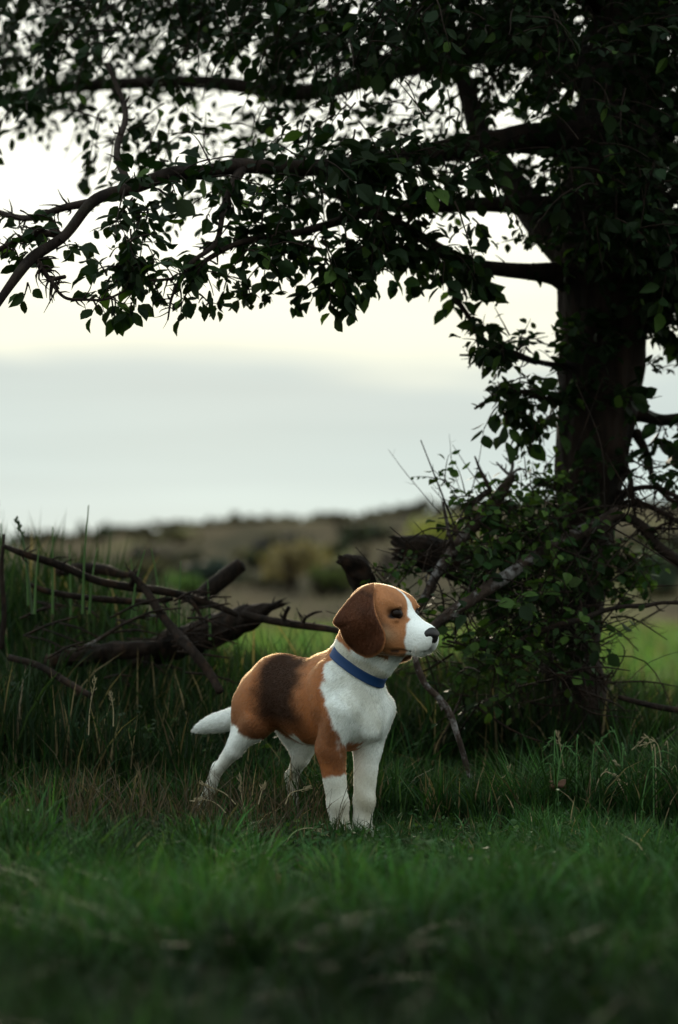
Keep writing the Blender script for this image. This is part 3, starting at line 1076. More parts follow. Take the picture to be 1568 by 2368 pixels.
def coat(p, eq):
    n = len(p)
    w1 = hashn(p, 55) * 0.008 + hashn(p, 160) * 0.004 + hashn(p, 420) * 0.002
    x, y, z = p[:, 0], p[:, 1], p[:, 2]
    h = (p - HEAD_C) @ HM
    hx, hy, hz = h[:, 0], h[:, 1], h[:, 2]
    mix = lambda a, b, t: a * (1 - t[:, None]) + b * t[:, None]
    c = np.tile(TAN, (n, 1))
    # saddle
    sd = smooth01(x + w1 + (z - 0.30) * 0.15, -0.225, -0.175) * (1 - smooth01(x + w1 * 1.5 + (z - 0.30) * 0.22, -0.100, -0.045)) * smooth01(z, 0.19, 0.25)
    c = mix(c, SADDLE, sd * 0.93)
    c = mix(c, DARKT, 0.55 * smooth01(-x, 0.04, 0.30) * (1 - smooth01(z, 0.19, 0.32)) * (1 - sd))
    c = mix(c, DARKT, 0.45 * smooth01(hashn(p, 26), 0.1, 0.8) * (1 - sd))
    # white front: chest, throat, neck ring
    xb = np.interp(z, (0.10, 0.17, 0.21, 0.255, 0.30, 0.335, 0.36, 0.38), (0.036, 0.034, 0.032, 0.030, 0.008, -0.004, 0.002, 0.020))
    xb = xb + np.where(y > 0, -0.015, 0.0)
    front = smooth01(x + w1 * 1.2 - xb, -0.004, 0.004)
    c = mix(c, WHITE, front)
    # collar ring white above the blue strap
    cp = (z - 0.340) + 0.61 * (x - 0.026) + 0.23 * y
    ring = smooth01(cp + w1 * 0.5, 0.0, 0.004) * (1 - smooth01(cp + w1 * 0.6, 0.026, 0.033)) * (x > -0.06)
    c = mix(c, WHITE * np.array((0.72, 0.68, 0.60)), ring)  # greyed and warmed: shading under the ear painted into the white
    nape = smooth01(cp + w1 * 0.6, 0.026, 0.033) * (hx < 0.02)
    c = mix(c, TAN * 0.9, nape * (1 - smooth01(x - (z - 0.36) * 0.2 + w1, 0.042, 0.052)))
    c = mix(c, c * np.array((0.80, 0.78, 0.72)), 0.8 * smooth01(hashn(p, 34) + 0.4 * hashn(p, 110), -0.1, 0.9) * (c[:, 2] > 0.3))
    # legs
    lo = 1 - smooth01(z + w1 * 0.7 + np.where(x < -0.1, 0.0, 0.02 * np.abs(y)), np.where(x < -0.1, 0.2, 0.134), np.where(x < -0.1, 0.207, 0.139))
    zh = 0.222 - 0.42 * (x + 0.27)
    hind = (1 - smooth01(z + w1 - zh, -0.003, 0.004)) * (x < -0.165)
    c = mix(c, WHITE, np.where(x < -0.165, hind, lo))
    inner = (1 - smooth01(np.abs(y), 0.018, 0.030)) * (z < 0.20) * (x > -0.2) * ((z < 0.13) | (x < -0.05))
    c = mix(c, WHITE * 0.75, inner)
    c = mix(c, WHITE * 0.95, smooth01(-x, 0.312, 0.318) * (z < 0.275))
    leftleg = (y > 0.02) * (z < 0.21) * (x > -0.1) * (1 - smooth01(y - (0.02 - x) * 0.5, 0.075, 0.085))
    c = mix(c, WHITE, leftleg.astype(float))
    c = mix(c, c * np.array((0.58, 0.54, 0.46)), smooth01(-z, -0.17, -0.04) * 1.0 * smooth01(hashn(p, 70), -0.8, 0.6))  # lower legs: stained fur, with the shade of the grass painted in
    c = mix(c, c * np.array((0.74, 0.70, 0.62)), (1 - smooth01(z + w1 * 2, 0.10, 0.20)) * (0.75 + 0.25 * hashn(p, 120)))  # the same stain and painted shade, more evenly up the legs
    # head
    hd = (hx > -0.085) & (hz > -0.088) & (z > 0.352) & ((hx > 0.018) | (hz > -0.055))
    ch = np.tile(TAN_H, (n, 1))
    ch = mix(ch, DARKT, 0.35 * smooth01(hashn(p, 60), 0.0, 0.8))
    ch = mix(ch, DARKT, 0.75 * np.exp(-(((hx - 0.060) / 0.017) ** 2) - ((hz - 0.004) / 0.010) ** 2) * (np.abs(hy) > 0.02))
    ch = mix(ch, DARKT, 0.5 * np.exp(-(((hx - 0.050) / 0.014) ** 2) - ((hz + 0.020) / 0.004) ** 2) * (np.abs(hy) > 0.02))
    ch = mix(ch, WHITE * np.array((0.9, 0.72, 0.5)), 0.30 * np.exp(-(((hx - 0.052) / 0.02) ** 2) - ((hz + 0.036) / 0.012) ** 2) * (np.abs(hy) > 0.02))
    ch = mix(ch, DARKT, 0.55 * (1 - smooth01(hx, 0.0, 0.022)) * (hz < 0.03))
    wid = np.interp(hx, (-0.02, 0.0, 0.03, 0.052, 0.066, 0.075), (0.0, 0.0020, 0.0030, 0.0042, 0.009, 0.018))
    bl = (1 - smooth01(np.abs(hy - 0.001) - wid + w1 * 0.15, -0.001, 0.0015)) * (hz > 0.0 - (hx - 0.04) * 0.9) * (hx > -0.012)
    mz = smooth01(hx + w1 * 0.5 - (0.088 - 0.20 * np.clip(hz + 0.02, -0.05, 0.02)), -0.002, 0.003)
    ch = mix(ch, WHITE, np.clip(np.maximum(bl, mz), 0, 1))
    # lips and the dark whisker pad edge
    lipd = np.abs((hz + 0.051) + (0.124 - hx) * 0.26)
    ch = mix(ch, np.array((0.018, 0.012, 0.011)), (1 - smooth01(lipd, 0.0018, 0.0042)) * np.where(hx > 0.080, 0.25, 0.9) * (hx > 0.066) * (np.abs(hy) > 0.006))
    ch = mix(ch, np.array((0.03, 0.022, 0.020)), 0.75 * np.exp(-(((hx - 0.128) / 0.012) ** 2) - ((hz + 0.044) / 0.012) ** 2 - (hy / 0.012) ** 2))  # below the nose: pigment, with the nose's shadow painted in
    ch = mix(ch, ch * 0.7, np.exp(-(((hx - 0.095) / 0.018) ** 2) - ((hz + 0.040) / 0.012) ** 2) * smooth01(np.sin(hx * 900 + hz * 300), -0.2, 0.8) * 0.5)
    under = (1 - smooth01(hz, -0.082, -0.074)) * (hx > 0.05)
    ch = mix(ch, WHITE * 0.6, under.astype(float))
    sock = np.exp(-(((hx - 0.0600) / 0.0122) ** 2) - (((hz - 0.0045 - 0.30 * (hx - 0.06)) / 0.0100) ** 2) * 1.0) * (np.abs(hy) > 0.024)
    ch = mix(ch, np.array((0.008, 0.006, 0.006)), smooth01(sock, 0.25, 0.5))
    c[hd] = ch[hd]
    # folds: in front of the ear, under the eye, down the throat
    # ears
    e = eq >= 0
    ce = np.tile(EARC, (n, 1)) * (1 + 0.25 * hashn(p, 90))[:, None]
    ce = mix(ce, TAN_H * 1.1, 0.8 * smooth01(eq, 0.93, 1.0))
    ce = mix(ce, TAN_H * 0.8, 0.5 * smooth01(hz, 0.015, 0.05))
    ce = mix(ce, EARC * 0.35, 0.7 * np.exp(-((hz - 0.026 + 0.10 * hx) / 0.004) ** 2) * (eq < 0.9))  # shade of the crease at the ear root, painted as a dark line
    c[e] = ce[e]
    return np.clip(c, 0.004, 1)


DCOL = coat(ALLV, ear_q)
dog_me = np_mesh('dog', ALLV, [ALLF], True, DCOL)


def mat_coat(name, hair=False):
    m, nt, bs, out = new_mat(name)
    L = nt.links.new
    at = N(nt, 'ShaderNodeAttribute', attribute_name='tint')
    L(at.outputs['Color'], bs.inputs['Base Color'])
    bs.inputs['Roughness'].default_value = 0.75 if not hair else 0.55
    bs.inputs['Specular IOR Level'].default_value = 0.25 if not hair else 0.12
    if hair:
        tr = N(nt, 'ShaderNodeBsdfHairPrincipled', parametrization='COLOR')
        L(at.outputs['Color'], tr.inputs['Color'])
        tr.inputs['Roughness'].default_value = 0.35
        tr.inputs['Radial Roughness'].default_value = 0.5
        ms = N(nt, 'ShaderNodeMixShader')
        ms.inputs[0].default_value = 0.6
        tr.inputs['IOR'].default_value = 1.42
        bw = N(nt, 'ShaderNodeRGBToBW')
        L(at.outputs['Color'], bw.inputs[0])
        mr = N(nt, 'ShaderNodeMapRange', inp={'From Min': 0.0, 'From Max': 0.12, 'To Min': 0.05, 'To Max': 0.6})
        L(bw.outputs[0], mr.inputs['Value'])
        L(mr.outputs[0], ms.inputs[0])
        L(bs.outputs[0], ms.inputs[1])
        L(tr.outputs[0], ms.inputs[2])
        L(ms.outputs[0], out.inputs[0])
    if not hair:
        tc = N(nt, 'ShaderNodeTexCoord')
        n = N(nt, 'ShaderNodeTexNoise', inp={'Scale': 260.0, 'Detail': 4.0})
        L(tc.outputs['Object'], n.inputs['Vector'])
        bp = N(nt, 'ShaderNodeBump', inp={'Strength': 0.5, 'Distance': 0.003})
        L(n.outputs[0], bp.inputs['Height'])
        L(bp.outputs[0], bs.inputs['Normal'])
    return m


dog = link('dog', dog_me, None, mat_coat('short_coat'))
dog.location = DOG_LOC
dog.rotation_euler = (0, 0, -DOG_A)
tag(dog, 'tan, dark and white beagle standing in the grass with a blue collar', 'dog')
bpy.context.view_layer.update()

# ---- fur: short hairs combed back along the body
from mathutils.bvhtree import BVHTree
nrm = np.empty(len(ALLV) * 3, np.float32)
dog_me.vertices.foreach_get('normal', nrm)
nrm = nrm.reshape(-1, 3)
fg = np.random.default_rng(3)
tri = np.concatenate((ALLF[:, [0, 1, 2]], ALLF[:, [0, 2, 3]]))
A_, B_, C_ = ALLV[tri[:, 0]], ALLV[tri[:, 1]], ALLV[tri[:, 2]]
area = np.linalg.norm(np.cross(B_ - A_, C_ - A_), axis=1)
NH = 240000
pick = fg.choice(len(tri), NH, p=area / area.sum())
b1 = fg.random(NH)
b2 = fg.random(NH)
sw = b1 + b2 > 1
b1[sw], b2[sw] = 1 - b1[sw], 1 - b2[sw]
wt = np.stack((1 - b1 - b2, b1, b2), 1)
T = tri[pick]
hp = (ALLV[T] * wt[:, :, None]).sum(1)
hn = (nrm[T] * wt[:, :, None]).sum(1)
hn /= np.linalg.norm(hn, axis=1)[:, None] + 1e-9
he = np.where((ear_q[T] >= 0).all(1), (ear_q[T] * wt).sum(1), -1.0)
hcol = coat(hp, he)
hh = (hp - HEAD_C) @ HM
flow = np.tile(np.array((-0.75, 0, -0.65)), (NH, 1))
ishead = (hp[:, 2] > 0.37) & (hh[:, 0] > -0.07)
flow[ishead] = (HM @ np.array((-0.9, 0, -0.15)))[None]
leg = hp[:, 2] < 0.16
flow[leg] = (-0.1, 0, -1)
tl = (hp[:, 0] < -0.315) & (hp[:, 2] > 0.17)
flow[tl & ~leg] = (-1, 0, -0.35)
flow[he >= 0] = (-0.25, 0, -1)
flow = flow - hn * (flow * hn).sum(1)[:, None]
flow /= np.linalg.norm(flow, axis=1)[:, None] + 1e-6
ln = np.full(NH, 0.0058)
ln[ishead] = 0.0032
ln[ishead & (hh[:, 0] > 0.045)] = 0.0022
ln[leg] = 0.0038
ln[tl] = 0.0085
ln[he >= 0] = 0.0030
bel = (hp[:, 0] > 0.02) & (hp[:, 2] > 0.15) & (hp[:, 2] < 0.36)
ln[bel] = 0.0068
ln[ishead & (hh[:, 2] < -0.035) & (hh[:, 0] > 0.05)] = 0.0014
ln *= fg.uniform(0.6, 1.3, NH)
lift = np.where(ishead | (he >= 0), 0.42, 0.30)
nz = np.abs(hh[:, 0] - 0.134) < 0.0
keep = ~((np.abs(hh[:, 1]) > 0.024) & (np.abs(hh[:, 0] - 0.0615) < 0.012) & (np.abs(hh[:, 2] - 0.0045) < 0.008))
keep &= ~((hh[:, 0] > 0.121) & (hh[:, 2] > -0.034))
d = flow + hn * lift[:, None] + fg.normal(0, 0.16, (NH, 3))
d /= np.linalg.norm(d, axis=1)[:, None]
p0 = hp - hn * 0.0006
p1 = p0 + d * (ln * 0.55)[:, None]
p2 = p1 + (d - hn * 0.35 + flow * 0.15) * (ln * 0.5)[:, None]
pts = np.stack((p0, p1, p2), 1)[keep]
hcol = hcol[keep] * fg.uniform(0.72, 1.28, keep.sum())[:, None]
nk = len(pts)
hc = bpy.data.hair_curves.new('fur')
hc.add_curves([3] * nk)
hc.points.foreach_set('position', pts.reshape(-1).astype(np.float32))
ra = hc.attributes.new('radius', 'FLOAT', 'POINT') if 'radius' not in hc.attributes else hc.attributes['radius']
ra.data.foreach_set('value', np.tile(np.array((0.00026, 0.00022, 0.00007), np.float32), nk))
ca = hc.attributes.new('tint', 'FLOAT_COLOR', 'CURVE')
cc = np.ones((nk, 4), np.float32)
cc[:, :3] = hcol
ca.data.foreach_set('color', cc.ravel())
fur = link('fur', hc, dog, None)
hc.materials.append(mat_coat('hair_strand', True))
tag(fur, kind='stuff')

# ---- eyes
bvh = BVHTree.FromPolygons([tuple(v) for v in DV], [tuple(map(int, f)) for f in DF])


def uv_ball(c, r, M, seg=24, ring=16):
    th = np.linspace(0, math.pi, ring + 1)
    ph = np.linspace(0, 2 * math.pi, seg, endpoint=False)
    v = np.stack(np.broadcast_arrays((np.sin(th)[:, None] * np.cos(ph)) * r[0], (np.sin(th)[:, None] * np.sin(ph)) * r[1], np.cos(th)[:, None] * r[2]), -1).reshape(-1, 3)
    i = np.arange(ring)[:, None] * seg
    j = np.arange(seg)
    q = np.stack((i + j, i + seg + j, i + seg + (j + 1) % seg, i + (j + 1) % seg), -1).reshape(-1, 4)
    return c + v @ np.asarray(M).T, q


def mat_flat(name, col, rough, spec=0.5, coat_w=0.0, bump=0.0, bscale=400):
    m, nt, bs, out = new_mat(name)
    tc = N(nt, 'ShaderNodeTexCoord')
    n = N(nt, 'ShaderNodeTexNoise', inp={'Scale': float(bscale), 'Detail': 4.0})
    nt.links.new(tc.outputs['Object'], n.inputs['Vector'])
    r = N(nt, 'ShaderNodeValToRGB')
    r.color_ramp.elements[0].color = (*[c * 0.75 for c in col], 1)
    r.color_ramp.elements[1].color = (*[min(1, c * 1.25) for c in col], 1)
    nt.links.new(n.outputs[0], r.inputs[0])
    nt.links.new(r.outputs[0], bs.inputs['Base Color'])
    bs.inputs['Roughness'].default_value = rough
    bs.inputs['Specular IOR Level'].default_value = spec
    bs.inputs['Coat Weight'].default_value = coat_w
    bs.inputs['Coat Roughness'].default_value = 0.06
    if bump:
        bp = N(nt, 'ShaderNodeBump', inp={'Strength': bump, 'Distance': 0.001})
        nt.links.new(n.outputs[0], bp.inputs['Height'])
        nt.links.new(bp.outputs[0], bs.inputs['Normal'])
    return m


M_EYE = mat_flat('wet_dark_eye', (0.010, 0.005, 0.003), 0.22, 0.14, 0.0)
M_NOSE = mat_flat('damp_nose_leather', (0.007, 0.006, 0.006), 0.5, 0.3, 0.06, 0.8, 700)
for s in (-1, 1):
    g = Geo()
    v, q = uv_ball(head_pt((0.0590, s * 0.0278, 0.0036)), (0.0112, 0.0106, 0.0104), HM)
    g.add(v, [q])
    g.build('eye', M_EYE, dog)

# ---- nose: broad pad with two nostrils
g = Geo()
v, q = uv_ball(np.zeros(3), (0.0205, 0.0240, 0.0172), np.eye(3), 32, 24)
x, y, z = v[:, 0].copy(), v[:, 1].copy(), v[:, 2].copy()
y *= 1 - 0.35 * np.clip(-z / 0.0155, 0, 1)
for s in (-1, 1):
    dd = ((y - s * 0.0125) / 0.0055) ** 2 + ((z + 0.0010) / 0.0040) ** 2
    x -= 0.0065 * np.exp(-dd) * (x > 0)
x -= 0.0022 * np.exp(-(y / 0.0012) ** 2) * (z < 0.004) * (x > 0)
v = HEAD_C + (np.stack((x, y, z), 1) + np.array((0.1190, 0, -0.0215))) @ HM.T
g.add(v, [q])
g.build('nose', M_NOSE, dog)

# ---- whiskers
g = Geo()
for s in (-1, 1):
    for k in range(9):
        a = np.array((0.10 + 0.004 * (k % 4), s * (0.021 - 0.001 * (k % 3)), -0.040 - 0.006 * (k // 3)))
        b = a + np.array((0.012 + 0.006 * fg.random(), s * 0.014, -0.004 - 0.004 * fg.random()))
        e = a + np.array((0.018 + 0.008 * fg.random(), s * 0.030, -0.018 - 0.006 * fg.random()))
        tube(g, [head_pt(a), head_pt(b), head_pt(e)], [0.00022, 0.00018, 0.00006], 3, 3)
wh = g.build('whiskers', mat_flat('pale_whisker', (0.5, 0.45, 0.38), 0.4), dog)
tag(wh, kind='stuff')

# ---- collar: blue webbing strap laid on the neck
cc0 = np.array((0.026, 0.0, 0.340))
axn = np.array((0.61, 0.23, 1.0))
axn /= np.linalg.norm(axn)
ayl = np.cross(axn, (1.0, 0, 0))
ayl /= np.linalg.norm(ayl)
axf = np.cross(ayl, axn)
K = 72
ring = []
for wv in (-0.0105, -0.0085, 0.0, 0.0085, 0.0105):
    rr = []
    for k in range(K):
        a = 2 * math.pi * k / K
        dr = axf * math.cos(a) + ayl * math.sin(a)
        o = cc0 + axn * wv
        hit = bvh.ray_cast(Vector(o), Vector(dr))
        rr.append(hit[3] if hit[0] is not None else 0.06)
    rr = np.minimum(np.array(rr), 0.058)
    for _ in range(5):
        rr = (np.roll(rr, 1) + rr * 2 + np.roll(rr, -1)) / 4
    ring.append(rr)
ring = np.array(ring)
mid = ring.mean(0)
ring = mid[None] * 0.6 + ring * 0.4
g = Geo()
V = []
for wv, rr in zip((-0.0090, -0.0074, 0.0, 0.0074, 0.0090), ring):
    for lay in (0.0008, 0.0042):
        e = 0.0012 if abs(wv) > 0.0085 else 0.0
        row = []
        for k in range(K):
            a = 2 * math.pi * k / K
            dr = axf * math.cos(a) + ayl * math.sin(a)
            row.append(cc0 + axn * wv + dr * (rr[k] + lay - e * (1 if lay > 0.005 else -0.3)))
        V.append(row)
V = np.array(V).reshape(5, 2, K, 3)
loop = [V[0, 0], V[0, 1], V[1, 1], V[2, 1], V[3, 1], V[4, 1], V[4, 0], V[3, 0], V[2, 0], V[1, 0]]
v = np.concatenate(loop)
j = np.arange(K)
q = [np.stack((a * K + j, a * K + (j + 1) % K, ((a + 1) % 10) * K + (j + 1) % K, ((a + 1) % 10) * K + j), 1) for a in range(10)]
g.add(v, q)
M_COLLAR = mat_flat('blue_webbing', (0.003, 0.038, 0.135), 0.6, 0.4, 0.0, 0.6, 900)
collar = g.build('collar', M_COLLAR, dog)
collar['label'] = 'blue webbing collar'
# ------------------------------------------------------------------ leaves
LEAF_V = np.array([(0, 0, 0), (-0.20, 0.16, 0.05), (-0.33, 0.42, 0.09), (-0.24, 0.72, 0.06), (0, 1.0, -0.10),
                   (0.24, 0.72, 0.06), (0.33, 0.42, 0.09), (0.20, 0.16, 0.05), (0, 0.45, 0.0), (0, 0.75, -0.02)])
LEAF_Q = np.array([(0, 8, 2, 1), (8, 9, 3, 2), (0, 7, 6, 8), (8, 6, 5, 9)])
LEAF_T = np.array([(9, 4, 3), (9, 5, 4)])


def leaves_mesh(T, cols):
    """T: list of (pos, along, normal, size)"""
    pos = np.array([t[0] for t in T])
    al = np.array([t[1] for t in T])
    no = np.array([t[2] for t in T])
    sz = np.array([t[3] for t in T])
    al /= np.linalg.norm(al, axis=1)[:, None] + 1e-9
    sd = np.cross(al, no)
    sd /= np.linalg.norm(sd, axis=1)[:, None] + 1e-9
    no = np.cross(sd, al)
    k = len(LEAF_V)
    lr = np.random.default_rng(len(T))
    wv = lr.uniform(0.72, 1.28, len(T))[:, None, None]
    fv = lr.uniform(-0.8, 2.4, len(T))[:, None, None]
    v = pos[:, None] + sz[:, None, None] * (wv * LEAF_V[None, :, 0, None] * sd[:, None] + LEAF_V[None, :, 1, None] * al[:, None] + fv * LEAF_V[None, :, 2, None] * no[:, None])
    o = np.arange(len(T))[:, None, None] * k
    q = (o + LEAF_Q[None]).reshape(-1, 4)
    t = (o + LEAF_T[None]).reshape(-1, 3)
    return v.reshape(-1, 3), [q, t], np.repeat(cols, k, 0), (al, sd, no, sz, pos)


def twig(geo, out, base, d, L, n, size, g, droop=0.35, rad=0.0022, wander=0.5, gap=0.0, sides=4):
    """One leafy shoot: a bent twig with alternating stalked leaves."""
    base = np.asarray(base, float)
    d = np.asarray(d, float) / (np.linalg.norm(d) + 1e-9)
    p, pts, dirs = base.copy(), [base.copy()], [d.copy()]
    m = 5
    for k in range(m):
        d = d + g.normal(0, 0.16 * wander, 3) + np.array((0, 0, -droop / m))
        d /= np.linalg.norm(d)
        p = p + d * L / m
        pts.append(p.copy())
        dirs.append(d.copy())
    pts, dirs = np.array(pts), np.array(dirs)
    tube(geo, pts, np.linspace(rad, rad * 0.35, m + 1), sides, 1, cap=False)
    for k in range(n):
        t = (gap + (1 - gap) * (k + 0.6 + 0.3 * g.random()) / n) * m
        i = min(m - 1, int(t))
        f = t - i
        q = pts[i] * (1 - f) + pts[min(m, i + 1)] * f
        dd = dirs[i]
        side = np.cross(dd, (0, 0, 1.0)) * (1 if k % 2 else -1) + g.normal(0, 0.5, 3)
        side -= dd * (side @ dd)
        side /= np.linalg.norm(side) + 1e-9
        al = dd * g.uniform(0.2, 0.9) + side * 0.9 + np.array((0, 0, -g.uniform(0.1, 0.9)))
        al /= np.linalg.norm(al)
        no = g.normal(0, 0.55, 3) + np.array((0, -0.15, 0.9))
        out.append((q + al * size * 0.25, al, no, size * g.uniform(0.6, 1.2)))


def leaf_tints(n, g, base=(0.0085, 0.020, 0.0065), fresh=0.04):
    c = np.array(base)[None] * g.uniform(0.6, 1.35, n)[:, None]
    c[:, 0] *= g.uniform(0.8, 1.3, n)
    f = g.random(n) < fresh
    c[f] = np.array((0.050, 0.095, 0.020)) * g.uniform(0.7, 1.2, f.sum())[:, None]
    return c


# ------------------------------------------------------------------ the tree
TY = 5.6
UM = 0.4324 * TY / F_PX           # metres per photo unit at the tree
tree = empty('leafy_tree', tuple(P(1320, 1640, TY) * (1, 1, 0)))
tree_loc = np.array(tree.location)
tag(tree, 'dark leaning tree with rough bark and a low spreading leafy crown over the dog', 'tree')


def in_tree(o):
    o.location = -tree_loc
    return o


def path(pts):
    """[(u, v, Y, r_units)] -> points and radii in metres"""
    p = np.array([P(a[0], a[1], a[2]) for a in pts])
    r = np.array([a[3] * 0.4324 * a[2] / F_PX for a in pts])
    return p, r


g = Geo()
pp, rr = path([(1318, 1690, 5.6, 100), (1320, 1590, 5.6, 80), (1322, 1500, 5.6, 66), (1330, 1380, 5.6, 68), (1345, 1250, 5.6, 72), (1357, 1150, 5.6, 74), (1372, 1020, 5.6, 87),
               (1385, 930, 5.6, 93), (1392, 830, 5.6, 99), (1397, 740, 5.6, 104), (1397, 640, 5.6, 110), (1392, 540, 5.6, 112), (1400, 430, 5.62, 108),
               (1425, 280, 5.66, 98), (1455, 80, 5.72, 88), (1470, -250, 5.8, 74), (1450, -700, 5.9, 55), (1500, -1250, 6.0, 25)])
tube(g, pp, rr, 72, 22, rough=0.045, seed=1, flute=0.11, freq=0.8)
# knots and buttress lumps
trunk = in_tree(g.build('trunk', M_BARK, tree))

limbs = [
    # thick limb low on the left, running out level
    [(1330, 650, 5.58, 42), (1275, 632, 5.52, 27), (1220, 628, 5.47, 19), (1150, 622, 5.42, 17), (1080, 610, 5.36, 16), (1020, 580, 5.3, 15), (960, 540, 5.2, 13), (880, 500, 5.1, 11), (790, 500, 5.0, 8)],
    # steep limb up to the left
    [(1345, 600, 5.62, 60), (1280, 545, 5.66, 45), (1225, 480, 5.75, 36), (1170, 400, 5.85, 30), (1115, 320, 5.95, 26), (1085, 230, 6.05, 22), (1050, 120, 6.2, 18), (980, -60, 6.3, 14), (930, -260, 6.4, 9)],
    # level limb across the middle
    [(1350, 500, 5.6, 50), (1260, 478, 5.6, 26), (1160, 472, 5.6, 19), (1050, 476, 5.62, 16), (940, 480, 5.65, 13), (830, 470, 5.7, 10), (740, 440, 5.75, 6)],
    # long limb that hangs out over the left
    [(1390, 330, 5.6, 66), (1230, 320, 5.5, 36), (1050, 345, 5.35, 27), (880, 372, 5.2, 22), (720, 388, 5.1, 19), (560, 384, 5.0, 18), (470, 398, 4.95, 17), (400, 402, 4.95, 17), (300, 436, 4.9, 16),
     (215, 466, 4.85, 13), (150, 545, 4.8, 12), (80, 592, 4.75, 13), (30, 650, 4.7, 11), (-30, 740, 4.65, 8)],
    # upper limb to the left
    [(1400, 180, 5.7, 62), (1200, 110, 6.0, 38), (950, 150, 6.4, 26), (700, 215, 6.8, 20), (480, 190, 7.0, 16), (200, 198, 7.2, 14), (0, 228, 7.3, 11), (-150, 250, 7.4, 8)],
    # high limbs out of the top
    [(1420, 0, 5.75, 60), (1200, -150, 5.5, 38), (900, -260, 5.2, 26), (560, -300, 4.9, 18), (200, -260, 4.7, 11)],
    [(1450, 150, 5.7, 55), (1560, -20, 5.6, 36), (1700, -200, 5.5, 26), (1850, -420, 5.4, 16)],
    # limb to the right
    [(1440, 780, 5.62, 34), (1500, 740, 5.62, 24), (1560, 690, 5.6, 17), (1640, 640, 5.6, 12), (1740, 600, 5.6, 8)],
    [(1420, 950, 5.6, 34), (1480, 958, 5.6, 19), (1530, 972, 5.58, 14), (1600, 966, 5.56, 11), (1680, 985, 5.5, 7)],
    # small forked branches in the open arch
    [(1110, 340, 5.9, 12), (1118, 300, 5.95, 8), (1100, 230, 6.0, 6), (1090, 180, 6.05, 4)],
    [(1310, 850, 5.55, 10), (1250, 838, 5.5, 6.5), (1180, 822, 5.45, 6), (1120, 822, 5.4, 4), (1064, 821, 5.36, 2.5)],
    [(1310, 935, 5.55, 11), (1270, 925, 5.5, 8), (1200, 905, 5.45, 6), (1150, 915, 5.4, 5), (1098, 945, 5.35, 3)],
    [(1010, 600, 5.3, 9), (1050, 680, 5.3, 6.5), (1085, 735, 5.3, 6), (1120, 790, 5.32, 8), (1180, 815, 5.4, 9), (1240, 838, 5.5, 7)],
    [(150, 640, 4.75, 5), (120, 650, 4.72, 4), (150, 688, 4.72, 4), (200, 693, 4.72, 3.5), (245, 692, 4.72, 3), (290, 672, 4.74, 2.5)],
    [(80, 592, 4.75, 8), (110, 640, 4.74, 6), (135, 668, 4.73, 4)],
    [(215, 468, 4.85, 12), (150, 480, 4.9, 9), (60, 505, 5.0, 8), (-40, 480, 5.1, 6)],
    [(150, 545, 4.8, 10), (90, 540, 4.8, 8), (30, 560, 4.8, 7), (-40, 600, 4.8, 5)],
    [(560, 386, 5.0, 14), (520, 470, 4.9, 8), (500, 560, 4.85, 6.5), (440, 610, 4.8, 5), (400, 680, 4.78, 3.5), (388, 740, 4.76, 2)],
    [(880, 480, 5.1, 12), (720, 530, 5.0, 9), (560, 560, 4.9, 7), (480, 600, 4.85, 6), (420, 640, 4.8, 4), (330, 650, 4.78, 3)],
    [(300, 432, 4.9, 10), (270, 350, 5.0, 8), (290, 260, 5.2, 7), (250, 150, 5.3, 5)],
    [(1470, 1000, 5.6, 14), (1500, 1060, 5.55, 8), (1515, 1120, 5.5, 6), (1575, 1170, 5.45, 5), (1640, 1190, 5.4, 3)],
    [(1440, 1080, 5.6, 12), (1456, 1100, 5.5, 7), (1462, 1150, 5.5, 5.5), (1470, 1200, 5.5, 3)],
    [(1425, 1150, 5.6, 14), (1470, 1130, 5.5, 7), (1520, 1128, 5.45, 6), (1575, 1150, 5.4, 4.5), (1650, 1150, 5.4, 3)],
    [(1420, 1170, 5.6, 14), (1480, 1165, 5.5, 8), (1540, 1190, 5.45, 6), (1600, 1230, 5.4, 5)],
]
tg = np.random.default_rng(8)
shoots = Geo()
LV = []        # every leaf of the tree


def thorn(geo, c, r, n, g, L=0.03, spread=0.7):
    for _ in range(n):
        i = g.integers(1, len(c) - 1)
        t = c[i] - c[i - 1]
        t /= np.linalg.norm(t) + 1e-9
        s = g.normal(0, 1, 3)
        s[1] *= 0.6
        s -= t * (s @ t)
        s /= np.linalg.norm(s) + 1e-9
        l = L * g.uniform(0.4, 1.4)
        a = c[i]
        b = a + (s * 0.8 + t * 0.5) * l * 0.55 + g.normal(0, 0.1, 3) * l * 0.3
        e = b + (s * 0.6 + t * 0.7 + g.normal(0, 0.3, 3)) * l * 0.5
        w = min(r[i] * 0.6, 0.0026)
        tube(geo, [a, b, e], [w, w * 0.7, w * 0.2], 4, 2, cap=False)


for k, L_ in enumerate(limbs):
    g = Geo()
    p, r = path(L_)
    c, rad = tube(g, p, r, 18 if r.max() > 0.02 else 8, 8 if r.max() > 0.02 else 6, rough=0.07, seed=20 + k, freq=0.8)
    thorn(g, c, rad, int(10 + 14 * (r.max() < 0.02)), tg, 0.035)
    in_tree(g.build('limb', M_BARK if r.max() > 0.015 else M_TWIG, tree))


